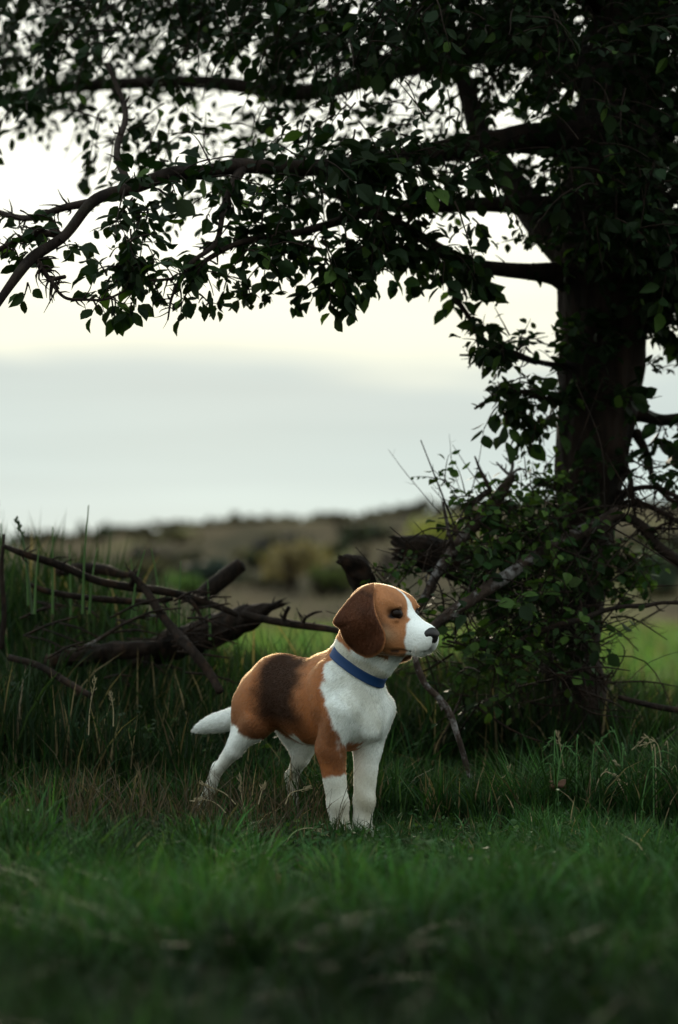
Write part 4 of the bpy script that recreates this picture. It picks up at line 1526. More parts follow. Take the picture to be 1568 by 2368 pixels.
def crown_amount(u, v):
    """How thick the foliage is, seen from the front."""
    low = np.interp(u, (-200, 40, 150, 215, 300, 350, 450, 560, 650, 760, 850, 960, 1080, 1180, 1250, 1330, 1470, 1500, 1570, 1700),
                    (330, 270, 250, 330, 460, 500, 490, 470, 490, 515, 440, 450, 480, 410, 390, 560, 640, 660, 680, 700))
    if v > low:
        return 0.0
    a = 1.0
    if u < 700:
        a = (0.72 if v < 360 else (0.40 if u < 330 else 0.62)) + 0.28 * (max(u, 0) / 700) ** 3
    if v > low - 130:
        a *= 0.75
    if 600 < u < 1230 and v > 150:
        a *= 0.36
    elif 250 < u < 1230 and v > 130:
        a *= 0.46
    elif u <= 250 and v > 200:
        a *= 0.8
    if v <= 150 and u < 700:
        a = max(a, 0.6)
    # airy places
    for cu, cv, ru, rv, s in ((1185, 250, 110, 85, 1.0), (1240, 540, 80, 60, 0.9), (560, 140, 120, 90, 0.5), (60, 300, 120, 60, 0.5), (350, 400, 60, 40, 0.6),
                              (480, 430, 90, 50, 0.6), (260, 500, 90, 60, 0.9), (900, 420, 110, 60, 0.5), (1200, 520, 60, 50, 0.9),
                              (640, 470, 80, 40, 0.5), (870, 190, 80, 40, 0.45), (330, 200, 90, 60, 0.45), (60, 80, 60, 60, 0.4), (960, 360, 90, 40, 0.4)):
        a *= 1 - s * math.exp(-((u - cu) / ru) ** 2 - ((v - cv) / rv) ** 2)
    return a


def crown_depth(u, v, g):
    """Distance of the foliage: the crown wraps round the trunk and comes forward at the top."""
    far = np.interp(u, (-200, 300, 900, 1400), (8.3, 7.6, 6.9, 6.5))
    near = np.interp(u, (-200, 300, 900, 1400), (4.7, 4.75, 4.9, 5.1))
    if v > 400:
        far = near + 0.9
    if v < 360 and u < 760:
        near = np.interp(u, (0, 500, 760), (5.5, 5.2, 5.0))
        far = 7.9
    t = g.random()
    return near + (far - near) * t


cnt = 0
tries = 0
while cnt < 5400 and tries < 90000:
    tries += 1
    u = tg.uniform(-160, 1740)
    v = tg.uniform(-420, 720)
    if tg.random() > crown_amount(u, v):
        continue
    Y = crown_depth(u, v, tg)
    b = P(u, v, Y)
    d = np.array((-0.4 if u < 1350 else 0.5, tg.normal(0, 0.5), -0.15)) + tg.normal(0, 0.45, 3)
    k0 = len(LV)
    twig(shoots, LV, b, d, tg.uniform(0.07, 0.17), tg.integers(5, 12), tg.uniform(0.022, 0.042), tg, droop=0.8)
    gap_ = -0.10 if u < 1230 else -0.30
    LV[k0:] = [t for t in LV[k0:] if mnoise.noise(Vector(t[0]) * 7.5) > gap_]
    cnt += 1
# crown that stands over and beside the view, seen only as shade
for _ in range(420):
    u = tg.uniform(-500, 2500)
    v = tg.uniform(-1900, -420)
    if v > -500 and False:
        continue
    Y = tg.uniform(5.3, 8.0)
    twig(shoots, LV, P(u, v, Y), tg.normal(0, 1, 3), tg.uniform(0.15, 0.3), tg.integers(8, 14), tg.uniform(0.06, 0.09), tg, droop=0.5, sides=3)


def sprays(pts, n, L, size, nl, g, droop=0.4, jit=12, dirv=(0, 0, 0), dY=0.05):
    """leafy shoots along a polyline of (u, v, Y)"""
    p = np.array(pts, float)
    for _ in range(n):
        i = g.integers(0, len(p) - 1)
        t = g.random()
        q = p[i] * (1 - t) + p[i + 1] * t + g.normal(0, 1, 3) * (jit, jit, dY)
        d = g.normal(0, 0.6, 3) + np.array(dirv)
        twig(shoots, LV, P(*q), d, L * g.uniform(0.5, 1.2), nl, size * g.uniform(0.7, 1.2), g, droop=droop)


sprays([(560, 390, 4.9), (760, 390, 5.0), (960, 360, 5.1), (1120, 330, 5.2)], 60, 0.10, 0.040, 7, tg, 0.7, 26, (0, -0.4, 0))
sprays([(240, 455, 4.78), (400, 405, 4.85), (540, 390, 4.9)], 14, 0.08, 0.038, 6, tg, 0.7, 16, (0, -0.3, 0))
# hanging clusters at the lower left
sprays([(290, 450, 4.8), (300, 530, 4.8), (285, 600, 4.8), (285, 640, 4.8)], 30, 0.08, 0.036, 6, tg, 0.9, 24)
sprays([(250, 680, 4.78), (258, 700, 4.78)], 4, 0.04, 0.038, 4, tg, 1.3, 10, (0, 0, -0.8))
sprays([(310, 680, 4.78), (300, 705, 4.78)], 3, 0.03, 0.042, 3, tg, 1.3, 8, (0, 0, -0.9))
sprays([(340, 620, 4.8), (420, 630, 4.8), (500, 600, 4.82)], 18, 0.07, 0.038, 5, tg, 0.5, 20)
sprays([(440, 690, 4.8), (510, 690, 4.8)], 5, 0.04, 0.036, 4, tg, 0.8, 12)
sprays([(520, 520, 4.9), (640, 560, 4.95), (760, 590, 5.0), (880, 530, 5.05)], 60, 0.09, 0.040, 7, tg, 0.7, 30)
sprays([(730, 640, 5.0), (800, 630, 5.0)], 14, 0.07, 0.040, 6, tg, 0.9, 18)
sprays([(560, 650, 4.95), (620, 680, 4.95)], 6, 0.05, 0.030, 5, tg, 0.4, 14)
sprays([(880, 530, 5.1), (1000, 550, 5.2), (1080, 600, 5.3)], 50, 0.09, 0.042, 7, tg, 0.8, 26)
sprays([(0, 480, 4.9), (80, 520, 4.85), (60, 600, 4.8)], 16, 0.06, 0.040, 4, tg, 0.8, 24)
sprays([(60, 640, 4.75), (70, 665, 4.75)], 2, 0.03, 0.045, 2, tg, 1.2, 8, (0, 0, -1))
sprays([(120, 590, 4.8), (180, 560, 4.85)], 5, 0.04, 0.038, 3, tg, 0.8, 16)
# sprigs in the open arch beside the trunk
sprays([(1085, 735, 5.3), (1130, 790, 5.32), (1180, 815, 5.4)], 22, 0.055, 0.036, 5, tg, 0.5, 14)
sprays([(1180, 780, 5.4), (1250, 800, 5.45)], 7, 0.07, 0.032, 4, tg, -0.2, 12, (0, 0, 0.5))
sprays([(1150, 915, 5.4), (1210, 905, 5.45), (1280, 940, 5.5)], 30, 0.07, 0.038, 5, tg, 0.9, 22)
sprays([(1150, 960, 5.4), (1240, 970, 5.45)], 9, 0.06, 0.042, 4, tg, 1.2, 14, (0, 0, -0.5))
sprays([(1190, 560, 5.5), (1270, 600, 5.5)], 7, 0.05, 0.030, 4, tg, 0.4, 18)
# right of the trunk
sprays([(1500, 560, 5.6), (1550, 640, 5.6), (1530, 720, 5.6), (1590, 760, 5.6)], 50, 0.08, 0.038, 6, tg, 0.7, 26)
sprays([(1500, 840, 5.6), (1530, 860, 5.6)], 3, 0.05, 0.030, 3, tg, 0.2, 8, (0.8, 0, 0))
sprays([(1500, 985, 5.55), (1560, 1000, 5.55), (1600, 960, 5.5)], 12, 0.06, 0.042, 4, tg, 0.9, 18)
sprays([(1470, 1050, 5.5), (1530, 1120, 5.45), (1590, 1150, 5.4)], 14, 0.05, 0.028, 4, tg, 0.3, 26)
# young shoots growing straight from the bark
sprays([(1300, 480, 5.44), (1400, 640, 5.44), (1430, 760, 5.45), (1320, 820, 5.46), (1330, 960, 5.47)], 60, 0.07, 0.036, 5, tg, 0.4, 40, (0, -0.6, 0.1), 0.02)
sprays([(1420, 870, 5.46), (1430, 960, 5.47)], 7, 0.06, 0.040, 5, tg, 0.3, 16, (0, -0.6, 0.3), 0.02)
sprays([(1320, 1110, 5.47), (1380, 1080, 5.47)], 8, 0.06, 0.036, 5, tg, 0.4, 18, (0, -0.6, 0.2), 0.02)

in_tree(tag(shoots.build('twigs', M_TWIG, tree), kind='stuff'))
LT = leaf_tints(len(LV), tg)
lp = np.array([t[0] for t in LV])
us, vs_ = seen_at(lp)
inview = (us > 0) & (us < 1568) & (vs_ > 0) & (vs_ < 1300)
# leaves that stand out singly: at the rim of the crown and on the open sprigs
low = (vs_ > 560) | ((us > 1050) & (us < 1250) & (vs_ > 150))
score = np.array([t[3] for t in LV]) / lp[:, 1] * np.where(inview, 1, 0) * np.where(low, 3, 1) * np.where(lp[:, 1] < 5.5, 1.3, 1)
pickL = np.argsort(-score)[:300]
single = np.zeros(len(LV), bool)
single[pickL] = True
v, f, c, fr_ = leaves_mesh([t for t, s in zip(LV, single) if not s], LT[~single])
crown = in_tree(link('foliage', np_mesh('foliage', v - 0, f, False, c), tree, M_LEAF))
tag(crown, kind='stuff')
leaf_meshes = []
for col in ((0.011, 0.026, 0.008), (0.009, 0.020, 0.007), (0.017, 0.036, 0.010), (0.040, 0.080, 0.018)):
    me = np_mesh('leaf', LEAF_V, [LEAF_Q, LEAF_T], True, np.tile(np.array(col), (len(LEAF_V), 1)))
    me.materials.append(M_LEAF)
    leaf_meshes.append(me)


def single_leaf(t, parent, ploc, g, fresh=0.06):
    pos, al, no, sz = t
    al = al / np.linalg.norm(al)
    sd = np.cross(al, no)
    sd /= np.linalg.norm(sd)
    no = np.cross(sd, al)
    o = bpy.data.objects.new('leaf', leaf_meshes[3 if g.random() < fresh else g.integers(0, 3)])
    COL.objects.link(o)
    o.parent = parent
    M = Matrix.Identity(4)
    sd = sd * g.uniform(0.65, 1.15)
    no = no * g.uniform(0.3, 2.0)
    for i in range(3):
        M[i][0], M[i][1], M[i][2] = sd[i] * sz, al[i] * sz, no[i] * sz
        M[i][3] = pos[i] - ploc[i]
    o.matrix_local = M
    return o


for i in np.where(single)[0]:
    single_leaf(LV[i], tree, tree_loc, tg)
# ------------------------------------------------------------------ fallen wood
def branch(name, label, pts, mat, cat='branch', sides=14, sub=6, rough=0.08, jag=0.0, seed=0, thorns=0, tl=0.03, group=None, forks=(), flute=0.0, freq=1.0):
    g = Geo()
    p, r = path(pts)
    o0 = p[0].copy()
    c, rad = tube(g, p, r, sides, sub, rough, jag, freq, seed=seed, flute=flute)
    gg = np.random.default_rng(seed + 900)
    if thorns:
        thorn(g, c, rad, thorns, gg, tl)
    base = np.array((p[:, 0].mean(), p[:, 1].mean(), max(0.0, p[:, 2].min())))
    me = g.mesh(name)
    co = np.empty(len(me.vertices) * 3, np.float32)
    me.vertices.foreach_get('co', co)
    me.vertices.foreach_set('co', (co.reshape(-1, 3) - base).ravel().astype(np.float32))
    o = link(name, me, None, mat)
    o.location = base
    tag(o, label, cat, group)
    for k, fk in enumerate(forks):
        g = Geo()
        fp, frr = path(fk)
        c, rad = tube(g, fp - base, frr, 8, 5, 0.08, 0, 1.0, seed=seed + 50 + k)
        thorn(g, c, rad, 4, gg, tl * 0.8)
        g.build('side_branch', mat, o)
    return o, c, rad


# left: the heap in the bank
branch('fallen_log', 'thick dark fallen log with a splintered broken end, lying in the left grass bank',
       [(300, 1530, 5.75, 24), (360, 1505, 5.74, 30), (440, 1478, 5.7, 36), (500, 1458, 5.68, 36), (545, 1440, 5.67, 34), (580, 1426, 5.66, 27), (606, 1412, 5.65, 19), (630, 1403, 5.64, 8)],
       M_DEAD, 'log', 34, 12, 0.15, 0.05, 1, 10, 0.05, flute=0.3, freq=2)
branch('fallen_log', 'dark rotting log end sunk deep in the hollow at the left of the heap',
       [(90, 1540, 5.6, 16), (170, 1520, 5.6, 20), (260, 1508, 5.6, 21), (330, 1500, 5.6, 18), (372, 1490, 5.6, 9)], M_DEAD, 'log', 26, 10, 0.16, 0.05, 61, 8, 0.04, flute=0.3, freq=2)
branch('sawn_log', 'short grey log with a cut round end, pointing up out of the left brushwood',
       [(448, 1395, 5.85, 19), (490, 1360, 5.85, 20), (530, 1328, 5.85, 19), (559, 1305, 5.85, 17)], M_DEAD, 'log', 20, 6, 0.04, 0, 2, 2, 0.02)
branch('dead_branch', 'long bare branch sloping down from the far left edge across the heap',
       [(8, 1262, 5.35, 5), (60, 1283, 5.35, 8), (140, 1308, 5.4, 9), (220, 1342, 5.42, 9), (300, 1358, 5.45, 10), (380, 1368, 5.47, 9.5), (450, 1385, 5.5, 9), (510, 1405, 5.5, 8), (550, 1422, 5.5, 6)],
       M_DEAD, sides=12, seed=3, thorns=16, tl=0.035,
       forks=([(420, 1378, 5.48, 6), (450, 1400, 5.47, 5), (470, 1440, 5.46, 4)], [(300, 1358, 5.45, 7), (310, 1335, 5.43, 6), (302, 1322, 5.42, 4)]))
branch('dead_branch', 'thin bare branch lying almost level below the long one',
       [(70, 1352, 5.5, 5), (110, 1368, 5.5, 7), (180, 1380, 5.5, 7), (260, 1388, 5.5, 8), (340, 1392, 5.5, 7), (400, 1385, 5.5, 5)], M_DEAD, sides=10, seed=4, thorns=12)
branch('dead_branch', 'crooked dark branch slanting down across the fallen log towards the dog',
       [(300, 1325, 5.4, 7), (335, 1362, 5.4, 9), (365, 1410, 5.38, 10), (400, 1455, 5.35, 11), (440, 1500, 5.3, 12), (480, 1550, 5.28, 11), (510, 1600, 5.25, 9)], M_DEAD, sides=12, seed=5, thorns=12)
branch('dead_branch', 'pale peeled stick arching over the fallen log',
       [(175, 1505, 5.5, 4), (230, 1478, 5.48, 4.5), (290, 1440, 5.45, 4), (340, 1424, 5.42, 4), (385, 1428, 5.4, 3)], M_LICHEN, sides=8, seed=6, thorns=5)
branch('dead_branch', 'bare stick with upright hooked twigs, between the fallen log and the dog',
       [(560, 1420, 5.6, 8), (610, 1432, 5.58, 9), (680, 1444, 5.55, 9), (740, 1452, 5.53, 8), (800, 1462, 5.5, 7)], M_DEAD, sides=12, seed=7, thorns=4,
       forks=([(655, 1440, 5.56, 6), (660, 1420, 5.55, 5), (668, 1404, 5.54, 5)], [(700, 1448, 5.55, 5), (706, 1430, 5.53, 4), (725, 1418, 5.5, 3.5), (745, 1414, 5.5, 1.5)]))
branch('dead_branch', 'dark crooked stick low in the grass under the left heap',
       [(20, 1520, 5.3, 8), (90, 1540, 5.28, 8), (150, 1575, 5.25, 8), (210, 1610, 5.2, 7)], M_DEAD, sides=10, seed=8, thorns=8)
branch('stake', 'dark weathered upright stake at the left edge of the bank',
       [(2, 1500, 5.4, 7), (9, 1420, 5.4, 6.5), (4, 1320, 5.4, 5.5), (9, 1242, 5.4, 3.5)], M_DEAD, 'stake', 10, 5, 0.06, 0.01, 9)
branch('dead_branch', 'knotty dark branch half sunk in the grass behind the long bare branch',
       [(130, 1322, 5.95, 12), (180, 1316, 5.95, 14), (240, 1318, 5.95, 13), (285, 1330, 5.95, 9), (320, 1322, 5.95, 4)], M_DEAD, sides=12, seed=10, thorns=10)
hb = np.random.default_rng(77)
for k in range(34):
    u0, v0 = hb.uniform(20, 500), hb.uniform(1380, 1570)
    a = hb.uniform(-0.5, 0.5)
    L = hb.uniform(60, 150)
    Y = hb.uniform(5.35, 5.7)
    branch('dead_stick', 'thin bare stick tangled in the dark hollow under the fallen log',
           [(u0, v0, Y, 2.5), (u0 + L * 0.5 * math.cos(a), v0 + L * 0.5 * math.sin(a) - hb.uniform(0, 12), Y - 0.03, 3), (u0 + L * math.cos(a), v0 + L * math.sin(a), Y - 0.05, 1.5)],
           M_DEAD, 'stick', 6, 4, 0.06, 0, 300 + k, 5, 0.03, 'sticks tangled under the fallen log')

# right: stumps and the brushwood round the tree foot
branch('broken_stump', 'dark broken stump with a hooked top, rising just behind the head of the dog',
       [(852, 1560, 5.5, 34), (848, 1440, 5.5, 28), (846, 1375, 5.48, 26), (838, 1338, 5.46, 29), (822, 1312, 5.44, 27), (804, 1300, 5.42, 19), (788, 1296, 5.41, 9)], M_DEAD, 'stump', 34, 9, 0.17, 0.01, 11, 5, 0.02, flute=0.3, freq=2)
branch('broken_log', 'ragged dark log end sticking out of the thicket above the head of the dog',
       [(1130, 1330, 5.62, 42), (1060, 1302, 5.6, 42), (1000, 1282, 5.58, 40), (960, 1272, 5.56, 36), (932, 1268, 5.55, 29)], M_DEAD, 'log', 38, 10, 0.16, 0.035, 12, 6, 0.03, flute=0.3, freq=2)
branch('fallen_branch', 'long lichen speckled branch slanting from beside the nose of the dog up across the trunk',
       [(985, 1462, 5.15, 9), (1040, 1420, 5.17, 13), (1100, 1380, 5.2, 15), (1160, 1340, 5.24, 15), (1220, 1298, 5.27, 14), (1280, 1262, 5.3, 14), (1340, 1232, 5.32, 15), (1395, 1204, 5.33, 14), (1426, 1184, 5.33, 13), (1432, 1180, 5.33, 9)],
       M_LICHEN, sides=20, sub=9, seed=13, thorns=16, tl=0.04)
branch('fallen_branch', 'grey forked branch rising from behind the head of the dog to a spiky dead tip',
       [(940, 1440, 5.35, 9), (980, 1385, 5.35, 10), (1015, 1320, 5.37, 12), (1050, 1270, 5.38, 12), (1090, 1222, 5.4, 15), (1130, 1180, 5.42, 16), (1165, 1130, 5.43, 13), (1186, 1098, 5.44, 9)],
       M_LICHEN, sides=16, sub=8, seed=14, thorns=10, tl=0.03,
       forks=([(1082, 1200, 5.4, 7), (1090, 1168, 5.4, 7), (1120, 1142, 5.4, 7), (1132, 1130, 5.4, 6), (1112, 1090, 5.4, 4), (1098, 1055, 5.4, 2)],
              [(1175, 1110, 5.44, 5), (1186, 1075, 5.44, 4), (1178, 1050, 5.44, 3), (1172, 1040, 5.44, 1)],
              [(1180, 1100, 5.44, 4), (1160, 1082, 5.43, 3), (1148, 1068, 5.43, 1)],
              [(1184, 1098, 5.44, 4), (1198, 1085, 5.44, 3), (1215, 1085, 5.44, 1)],
              [(1056, 1290, 5.38, 6), (1040, 1240, 5.36, 5), (1032, 1200, 5.36, 4), (1024, 1160, 5.36, 3)]))
branch('fallen_branch', 'rusty brown branch reaching from the trunk foot out over the right edge',
       [(1395, 1205, 5.5, 10), (1450, 1198, 5.48, 10), (1490, 1222, 5.46, 12), (1520, 1262, 5.44, 12), (1570, 1298, 5.42, 12), (1640, 1340, 5.4, 10)],
       M_DEAD, sides=14, seed=15, thorns=14, tl=0.05,
       forks=([(1485, 1222, 5.46, 6), (1530, 1222, 5.45, 4), (1590, 1222, 5.44, 3)], [(1500, 1240, 5.45, 5), (1530, 1215, 5.44, 3.5), (1565, 1205, 5.43, 2)]))
branch('fallen_branch', 'thin wavy branch crossing in front of the trunk foot out to the right',
       [(1180, 1500, 5.2, 6), (1230, 1470, 5.2, 7), (1290, 1446, 5.2, 7), (1345, 1432, 5.22, 6.5), (1390, 1414, 5.25, 6), (1440, 1404, 5.25, 5), (1490, 1402, 5.25, 4.5), (1530, 1394, 5.25, 4), (1590, 1396, 5.25, 3.5)],
       M_DEAD, sides=10, sub=8, seed=16, thorns=8, tl=0.03, rough=0.12)
branch('hanging_branch', 'lichen covered stick hanging down below the chin of the dog into the grass',
       [(955, 1500, 4.95, 6), (968, 1550, 4.95, 8), (985, 1585, 4.95, 7), (1015, 1615, 4.95, 8), (1040, 1650, 4.95, 8), (1058, 1700, 4.95, 7), (1072, 1745, 4.95, 7), (1086, 1800, 4.95, 6)],
       M_LICHEN, 'branch', 12, 8, 0.12, 0, 17, 5, 0.02)
branch('dead_branch', 'dark branch stub low at the right in the sunlit grass',
       [(1430, 1612, 5.3, 6), (1490, 1628, 5.3, 7), (1550, 1640, 5.3, 7), (1620, 1645, 5.3, 6)], M_DEAD, sides=10, seed=18, thorns=4)
branch('fence_wire_post', 'thin upright dead stem near the right edge in front of the meadow',
       [(1542, 1500, 5.6, 3), (1540, 1440, 5.6, 3), (1538, 1395, 5.6, 2.5)], M_TWIG, 'stem', 6, 3, 0.05, 0, 19) if False else None
branch('half_buried_log', 'grey weathered log half buried in the front grass, right below the paws',
       [(610, 2012, 3.98, 15), (700, 2004, 3.98, 20), (800, 2000, 3.98, 22), (880, 1998, 3.98, 21), (940, 2004, 3.98, 15)], M_LICHEN, 'log', 16, 8, 0.1, 0.01, 20, flute=0.15)
branch('half_buried_log', 'short grey weathered log end showing in the front grass at the lower right',
       [(1040, 2024, 3.92, 14), (1130, 2018, 3.92, 18), (1230, 2014, 3.92, 20), (1320, 2014, 3.92, 16)], M_LICHEN, 'log', 16, 8, 0.1, 0.01, 21, flute=0.15)

# ---- twiggy brushwood with young leaves heaped at the trunk foot
bg_ = np.random.default_rng(41)
brush = empty('leafy_thicket', tuple(P(1180, 1600, 5.4) * (1, 1, 0)))
bl = np.array(brush.location)
tag(brush, 'tangled thicket of bare twigs and young leaves heaped against the trunk foot', 'bush')
BG, BL = Geo(), []


def bsprays(pts, n, L, size, nl, droop=0.1, jit=25, dirv=(0, 0, 0.3), dY=0.12, wander=1.0):
    p = np.array(pts, float)
    for _ in range(n):
        i = bg_.integers(0, len(p) - 1)
        t = bg_.random()
        q = p[i] * (1 - t) + p[i + 1] * t + bg_.normal(0, 1, 3) * (jit, jit, dY)
        q[0] = min(q[0], 1610)
        d = bg_.normal(0, 0.7, 3) + np.array(dirv)
        twig(BG, BL, P(*q), d, L * bg_.uniform(0.5, 1.3), nl, size * bg_.uniform(0.6, 1.2), bg_, droop=droop, rad=0.0018, wander=wander)


bsprays([(1030, 1120, 5.4), (1080, 1150, 5.4), (1100, 1200, 5.4)], 12, 0.08, 0.022, 6, 0.1, 14, (-0.5, 0, 0.6), 0.03)
bsprays([(1190, 1140, 5.42), (1260, 1130, 5.42), (1290, 1120, 5.42)], 34, 0.07, 0.022, 6, 0.1, 18, (0, 0, 0.3), 0.04)
bsprays([(1110, 1200, 5.4), (1200, 1190, 5.4), (1290, 1190, 5.42)], 70, 0.08, 0.026, 6, 0.3, 26, (0, -0.2, 0.1), 0.08)
bsprays([(1110, 1280, 5.4), (1200, 1260, 5.4), (1350, 1250, 5.38)], 100, 0.09, 0.034, 5, 0.4, 38, (0, -0.2, 0), 0.1)
bsprays([(1090, 1370, 5.38), (1180, 1360, 5.35), (1360, 1330, 5.35)], 100, 0.09, 0.034, 5, 0.4, 40, (0, -0.2, 0), 0.1)
bsprays([(1070, 1450, 5.3), (1200, 1450, 5.3), (1350, 1430, 5.3)], 80, 0.10, 0.032, 5, 0.4, 45, (0, -0.2, 0), 0.1)
bsprays([(1060, 1540, 5.3), (1200, 1540, 5.3), (1300, 1520, 5.3)], 60, 0.10, 0.028, 5, 0.3, 40, (0, -0.2, 0.2), 0.1)
bsprays([(1420, 1240, 5.42), (1460, 1290, 5.42), (1440, 1300, 5.42)], 34, 0.07, 0.030, 5, 0.8, 20, (0, 0, -0.4), 0.04)
bsprays([(860, 1325, 5.42), (900, 1320, 5.4), (940, 1310, 5.4)], 16, 0.05, 0.022, 6, 0.2, 8, (0.3, 0, 0.1), 0.03)
bsprays([(1340, 1290, 5.25), (1380, 1310, 5.25)], 3, 0.04, 0.055, 2, 1.0, 10, (0, -0.2, -0.5), 0.02)
# bare twigs
for _ in range(260):
    u, v = bg_.uniform(1010, 1420), bg_.uniform(1180, 1640)
    p0 = P(u, v, bg_.uniform(5.2, 5.55))
    d = bg_.normal(0, 1, 3) * (1, 0.5, 0.8) + np.array((0.1, 0, 0.2))
    d /= np.linalg.norm(d)
    L = bg_.uniform(0.08, 0.30)
    m = p0 + d * L * 0.5 + bg_.normal(0, 0.02, 3)
    e = m + (d + bg_.normal(0, 0.3, 3)) * L * 0.5
    w = bg_.uniform(0.0010, 0.0030)
    c, r = tube(BG, [p0, m, e], [w, w * 0.8, w * 0.4], 5, 4, 0.1, cap=False)
    thorn(BG, c, r, 4, bg_, 0.025)
for _ in range(60):
    u, v = bg_.uniform(1440, 1600), bg_.uniform(1010, 1260)
    p0 = P(u, v, bg_.uniform(5.35, 5.6))
    d = np.array((bg_.uniform(-0.3, 1), bg_.normal(0, 0.3), bg_.uniform(-0.7, 0.2)))
    L = bg_.uniform(0.04, 0.13)
    m = p0 + d * L * 0.5 + bg_.normal(0, 0.008, 3)
    e = m + (d + bg_.normal(0, 0.4, 3)) * L * 0.5
    w = bg_.uniform(0.001, 0.0028)
    c, r = tube(BG, [p0, m, e], [w, w * 0.8, w * 0.3], 4, 4, 0.1, cap=False)
    thorn(BG, c, r, 5, bg_, 0.018)
o = BG.build('twigs', M_DEAD, brush)
o.location = -bl
tag(o, kind='stuff')
BT = leaf_tints(len(BL), bg_, (0.018, 0.040, 0.011), 0.28)
bp_ = np.array([t[0] for t in BL])
bs_ = np.array([t[3] for t in BL]) / bp_[:, 1]
order = np.argsort(-bs_)[:250]
sg = np.zeros(len(BL), bool)
sg[order] = True
v, f, c, _ = leaves_mesh([t for t, s in zip(BL, sg) if not s], BT[~sg])
o = link('foliage', np_mesh('foliage', v, f, False, c), brush, M_LEAF)
o.location = -bl
tag(o, kind='stuff')
for i in np.where(sg)[0]:
    single_leaf(BL[i], brush, bl, bg_, 0.2)

# ------------------------------------------------------------------ single stalks that stand out of the grass
sgx = np.random.default_rng(55)


def stalk(name, label, cat, pts, r, col, head=0, group=None, grains=0):
    g = Geo()
    p = np.array([P(*q) for q in pts])
    base = p[0].copy()
    c, rad = tube(g, p - base, np.linspace(r, r * 0.35, len(p)), 5, 6, 0, cap=False, col=col)
    if grains:
        for k in range(grains):
            i = len(c) - 1 - int((k / grains) * len(c) * 0.4)
            s = sgx.normal(0, 1, 3)
            t = c[i] - c[i - 1]
            t /= np.linalg.norm(t)
            a = c[i]
            e = a + (t * 0.9 + s * 0.25) * 0.010
            tube(g, [a, (a + e) / 2 + s * 0.001, e], [r * 0.2, r * 0.7, r * 0.15], 4, 1, cap=False, col=col)
    o = link(name, g.mesh(name), None, M_GRASS)
    o.location = base
    tag(o, label, cat, group)


DRY = (0.34, 0.29, 0.19)
GRS = (0.07, 0.14, 0.045)
gp = 'tall grass stalks standing on the left bank'
for (u, v, Y, b, dx) in ((205, 1168, 5.4, 1420, -14), (122, 1218, 5.4, 1420, 0), (2, 1210, 5.5, 1420, 6), (335, 1272, 5.4, 1430, -30), (350, 1268, 5.6, 1430, 20),
                         (418, 1298, 5.5, 1450, -4), (302, 1290, 5.6, 1430, 12), (160, 1260, 5.6, 1430, 4), (480, 1340, 5.5, 1480, 6), (382, 1330, 5.6, 1450, 8),
                         (225, 1268, 5.45, 1420, -18), (90, 1268, 5.3, 1420, -10), (52, 1240, 5.4, 1400, 14)):
    stalk('tall_grass', 'tall dark green grass stalk standing against the pale sky on the left bank', 'grass stalk',
          [(u + dx, b, Y), (u + dx * 0.7, (v + b) / 2, Y), (u, v, Y)], 0.0035, GRS, group=gp)
stalk('grass_plume', 'feathery drooping grass plume against the sky near the left edge', 'grass plume', [(75, 1420, 5.4), (62, 1300, 5.4), (50, 1235, 5.4), (38, 1205, 5.4)], 0.003, (0.06, 0.10, 0.05), grains=26)
gp = 'dry pale grass stalks in the dark grass'
for pts in ([(205, 1700, 5.0), (208, 1640, 5.0), (220, 1575, 5.0)], [(262, 1680, 5.0), (262, 1640, 5.0), (255, 1605, 5.0)], [(1305, 1780, 5.0), (1298, 1740, 5.0), (1290, 1700, 5.0)],
            [(1530, 1790, 4.9), (1526, 1740, 4.9), (1515, 1715, 4.9), (1490, 1722, 4.9)], [(1455, 1810, 4.9), (1440, 1780, 4.9), (1425, 1765, 4.9)], [(1160, 1800, 4.9), (1172, 1790, 4.9), (1178, 1775, 4.9)],
            [(660, 1860, 4.5), (672, 1835, 4.5), (700, 1826, 4.5), (712, 1822, 4.5)], [(545, 1860, 4.5), (520, 1835, 4.5), (490, 1822, 4.5), (470, 1812, 4.5)], [(522, 1880, 4.5), (505, 1862, 4.5), (480, 1850, 4.5), (452, 1850, 4.5)],
            [(655, 1960, 4.4), (680, 1925, 4.4), (720, 1915, 4.4), (750, 1928, 4.4)], [(598, 1860, 4.5), (604, 1835, 4.5), (610, 1818, 4.5)], [(555, 1800, 4.6), (560, 1850, 4.6), (575, 1900, 4.6)][::-1]):
    stalk('dry_grass', 'pale dry bent grass stalk standing out of the dark grass', 'grass stalk', pts, 0.0013, DRY, group=gp, grains=16)
gp = 'fresh tall grass stems at the right'
for k in range(26):
    u = sgx.uniform(1270, 1580)
    t = sgx.uniform(1690, 1800)
    Y = sgx.uniform(4.7, 5.1)
    dx = sgx.normal(0, 18)
    stalk('tall_grass', 'fresh green grass stem rising from the tussock at the right', 'grass stalk',
          [(u, 1930, Y), (u + dx * 0.2, (1930 + t) / 2, Y), (u + dx, t, Y), (u + dx * 2.4, t + abs(dx) * 0.7, Y)], 0.0020, (0.085, 0.19, 0.065) if k % 4 else DRY, group=gp, grains=0 if k % 3 else 10)

# small things lying in the grass
def pebble_like(name, label, cat, uvY, r, col, seed, flat=0.6, crinkle=0.25):
    g = Geo()
    v, q = uv_ball(np.zeros(3), (r, r * 0.8, r * flat), np.eye(3), 20, 12)
    m = np.array([mnoise.noise(Vector(x) * (1.6 / r) + Vector((seed, 0, 0))) for x in v])
    v = v * (1 + crinkle * m)[:, None]
    g.add(v, [q])
    o = g.build(name, mat_flat(name + '_surface', col, 0.85, 0.2, 0, 0.8, 120))
    o.location = P(*uvY)
    tag(o, label, cat)


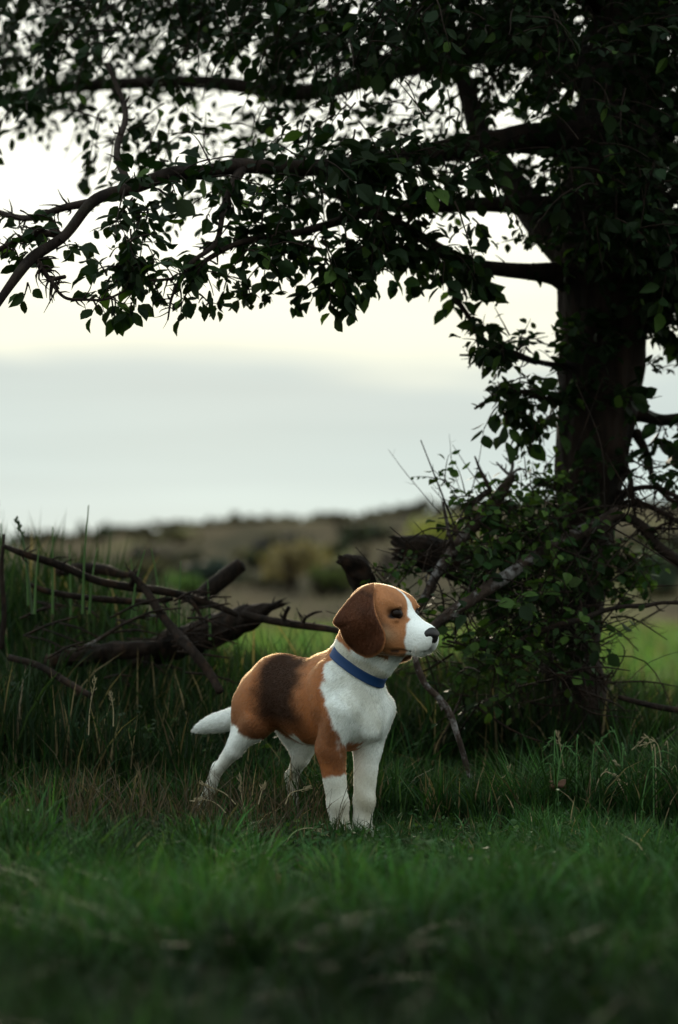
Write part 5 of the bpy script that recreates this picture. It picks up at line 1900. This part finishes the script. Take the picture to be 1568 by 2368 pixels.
pebble_like('dry_leaf', 'crumpled brown dead leaf caught in the dark grass right of the dog', 'leaf', (1285, 1815, 4.85), 0.019, (0.085, 0.045, 0.028), 1, 0.5, 1.1)
pebble_like('earth_clod', 'blurred reddish brown clod of earth in the front grass at the lower left', 'clod', (360, 2190, 2.9), 0.022, (0.09, 0.035, 0.022), 2, 0.8)


def flower(label, uvY, r, col):
    p = P(*uvY)
    root = empty('small_flower', p)
    tag(root, label, 'flower')
    g = Geo()
    tube(g, [(0.004, 0, -0.09), (0.002, 0, -0.04), (0, 0, 0)], [0.0012, 0.0011, 0.001], 5, 3, col=(0.06, 0.12, 0.04))
    g.build('stem', M_GRASS, root)
    g = Geo()
    n = 14
    for k in range(n):
        a = 2 * math.pi * k / n
        for rr_, zz in ((1.0, 0.0), (0.65, 0.35)):
            e = np.array((math.cos(a), math.sin(a), 0.0))
            s = np.array((-math.sin(a), math.cos(a), 0.0)) * r * 0.16
            tip = e * r * rr_ + np.array((0, 0, r * (0.25 + zz)))
            md = e * r * rr_ * 0.6 + np.array((0, 0, r * (0.2 + zz)))
            g.add(np.array([(0, 0, 0), md - s, tip, md + s]), [np.array([(0, 1, 2, 3)])], col)
    g.build('petals', M_GRASS, root)


flower('blurred yellow dandelion in the front grass at the lower right', (1375, 2300, 2.5), 0.009, (0.25, 0.27, 0.04))
flower('tiny white flower in the grass just below the crumpled brown leaf', (1290, 1828, 4.7), 0.005, (0.75, 0.75, 0.70))
flower('small white flower at the lower left edge of the short grass', (68, 1876, 4.4), 0.006, (0.7, 0.72, 0.65))


# low broad-leaved weeds in the short grass in front of the dog
WG, WL = Geo(), []
wg = np.random.default_rng(91)
for _ in range(520):
    y = wg.uniform(3.7, 4.9)
    x = wg.normal(0.22, 0.30)
    if abs(x) > 0.85 or (abs(x - 0.05) < 0.05 and y > 4.4):
        continue
    b = np.array((x, y, float(ground_z(x, y))))
    twig(WG, WL, b, wg.normal(0, 0.25, 3) + np.array((0, 0, 1.0)), wg.uniform(0.025, 0.075), wg.integers(5, 10), wg.uniform(0.010, 0.017), wg, droop=-0.2, rad=0.0008, sides=3)
v, f, c, _ = leaves_mesh(WL, leaf_tints(len(WL), wg, (0.024, 0.062, 0.018), 0.12))
WG.c = []
wo = link('small_weeds', np_mesh('small_weeds', v, f, False, c), None, M_GRASS)
tag(wo, 'small bright green broad-leaved weeds among the short grass before the dog', kind='stuff')

# weeds growing through the heap on the bank
WG, WL = Geo(), []
for _ in range(620):
    x = wg.uniform(-1.25, -0.12)
    y = wg.uniform(5.15, 6.1)
    b = np.array((x, y, float(ground_z(x, y))))
    L = wg.uniform(0.10, 0.34) * np.interp(x, (-1.2, -0.12), (1.0, 0.6))
    twig(WG, WL, b, wg.normal(0, 0.25, 3) + np.array((0, 0, 1.0)), L, wg.integers(8, 15), wg.uniform(0.014, 0.034), wg, droop=0.0, rad=0.0012, gap=0.3, sides=3)
v, f, c, _ = leaves_mesh(WL, leaf_tints(len(WL), wg, (0.014, 0.034, 0.010), 0.10))
wo = link('bank_weeds', np_mesh('bank_weeds', v, f, False, c), None, M_GRASS)
tag(wo, 'dark leafy weeds growing up through the dead wood on the left bank', kind='stuff')
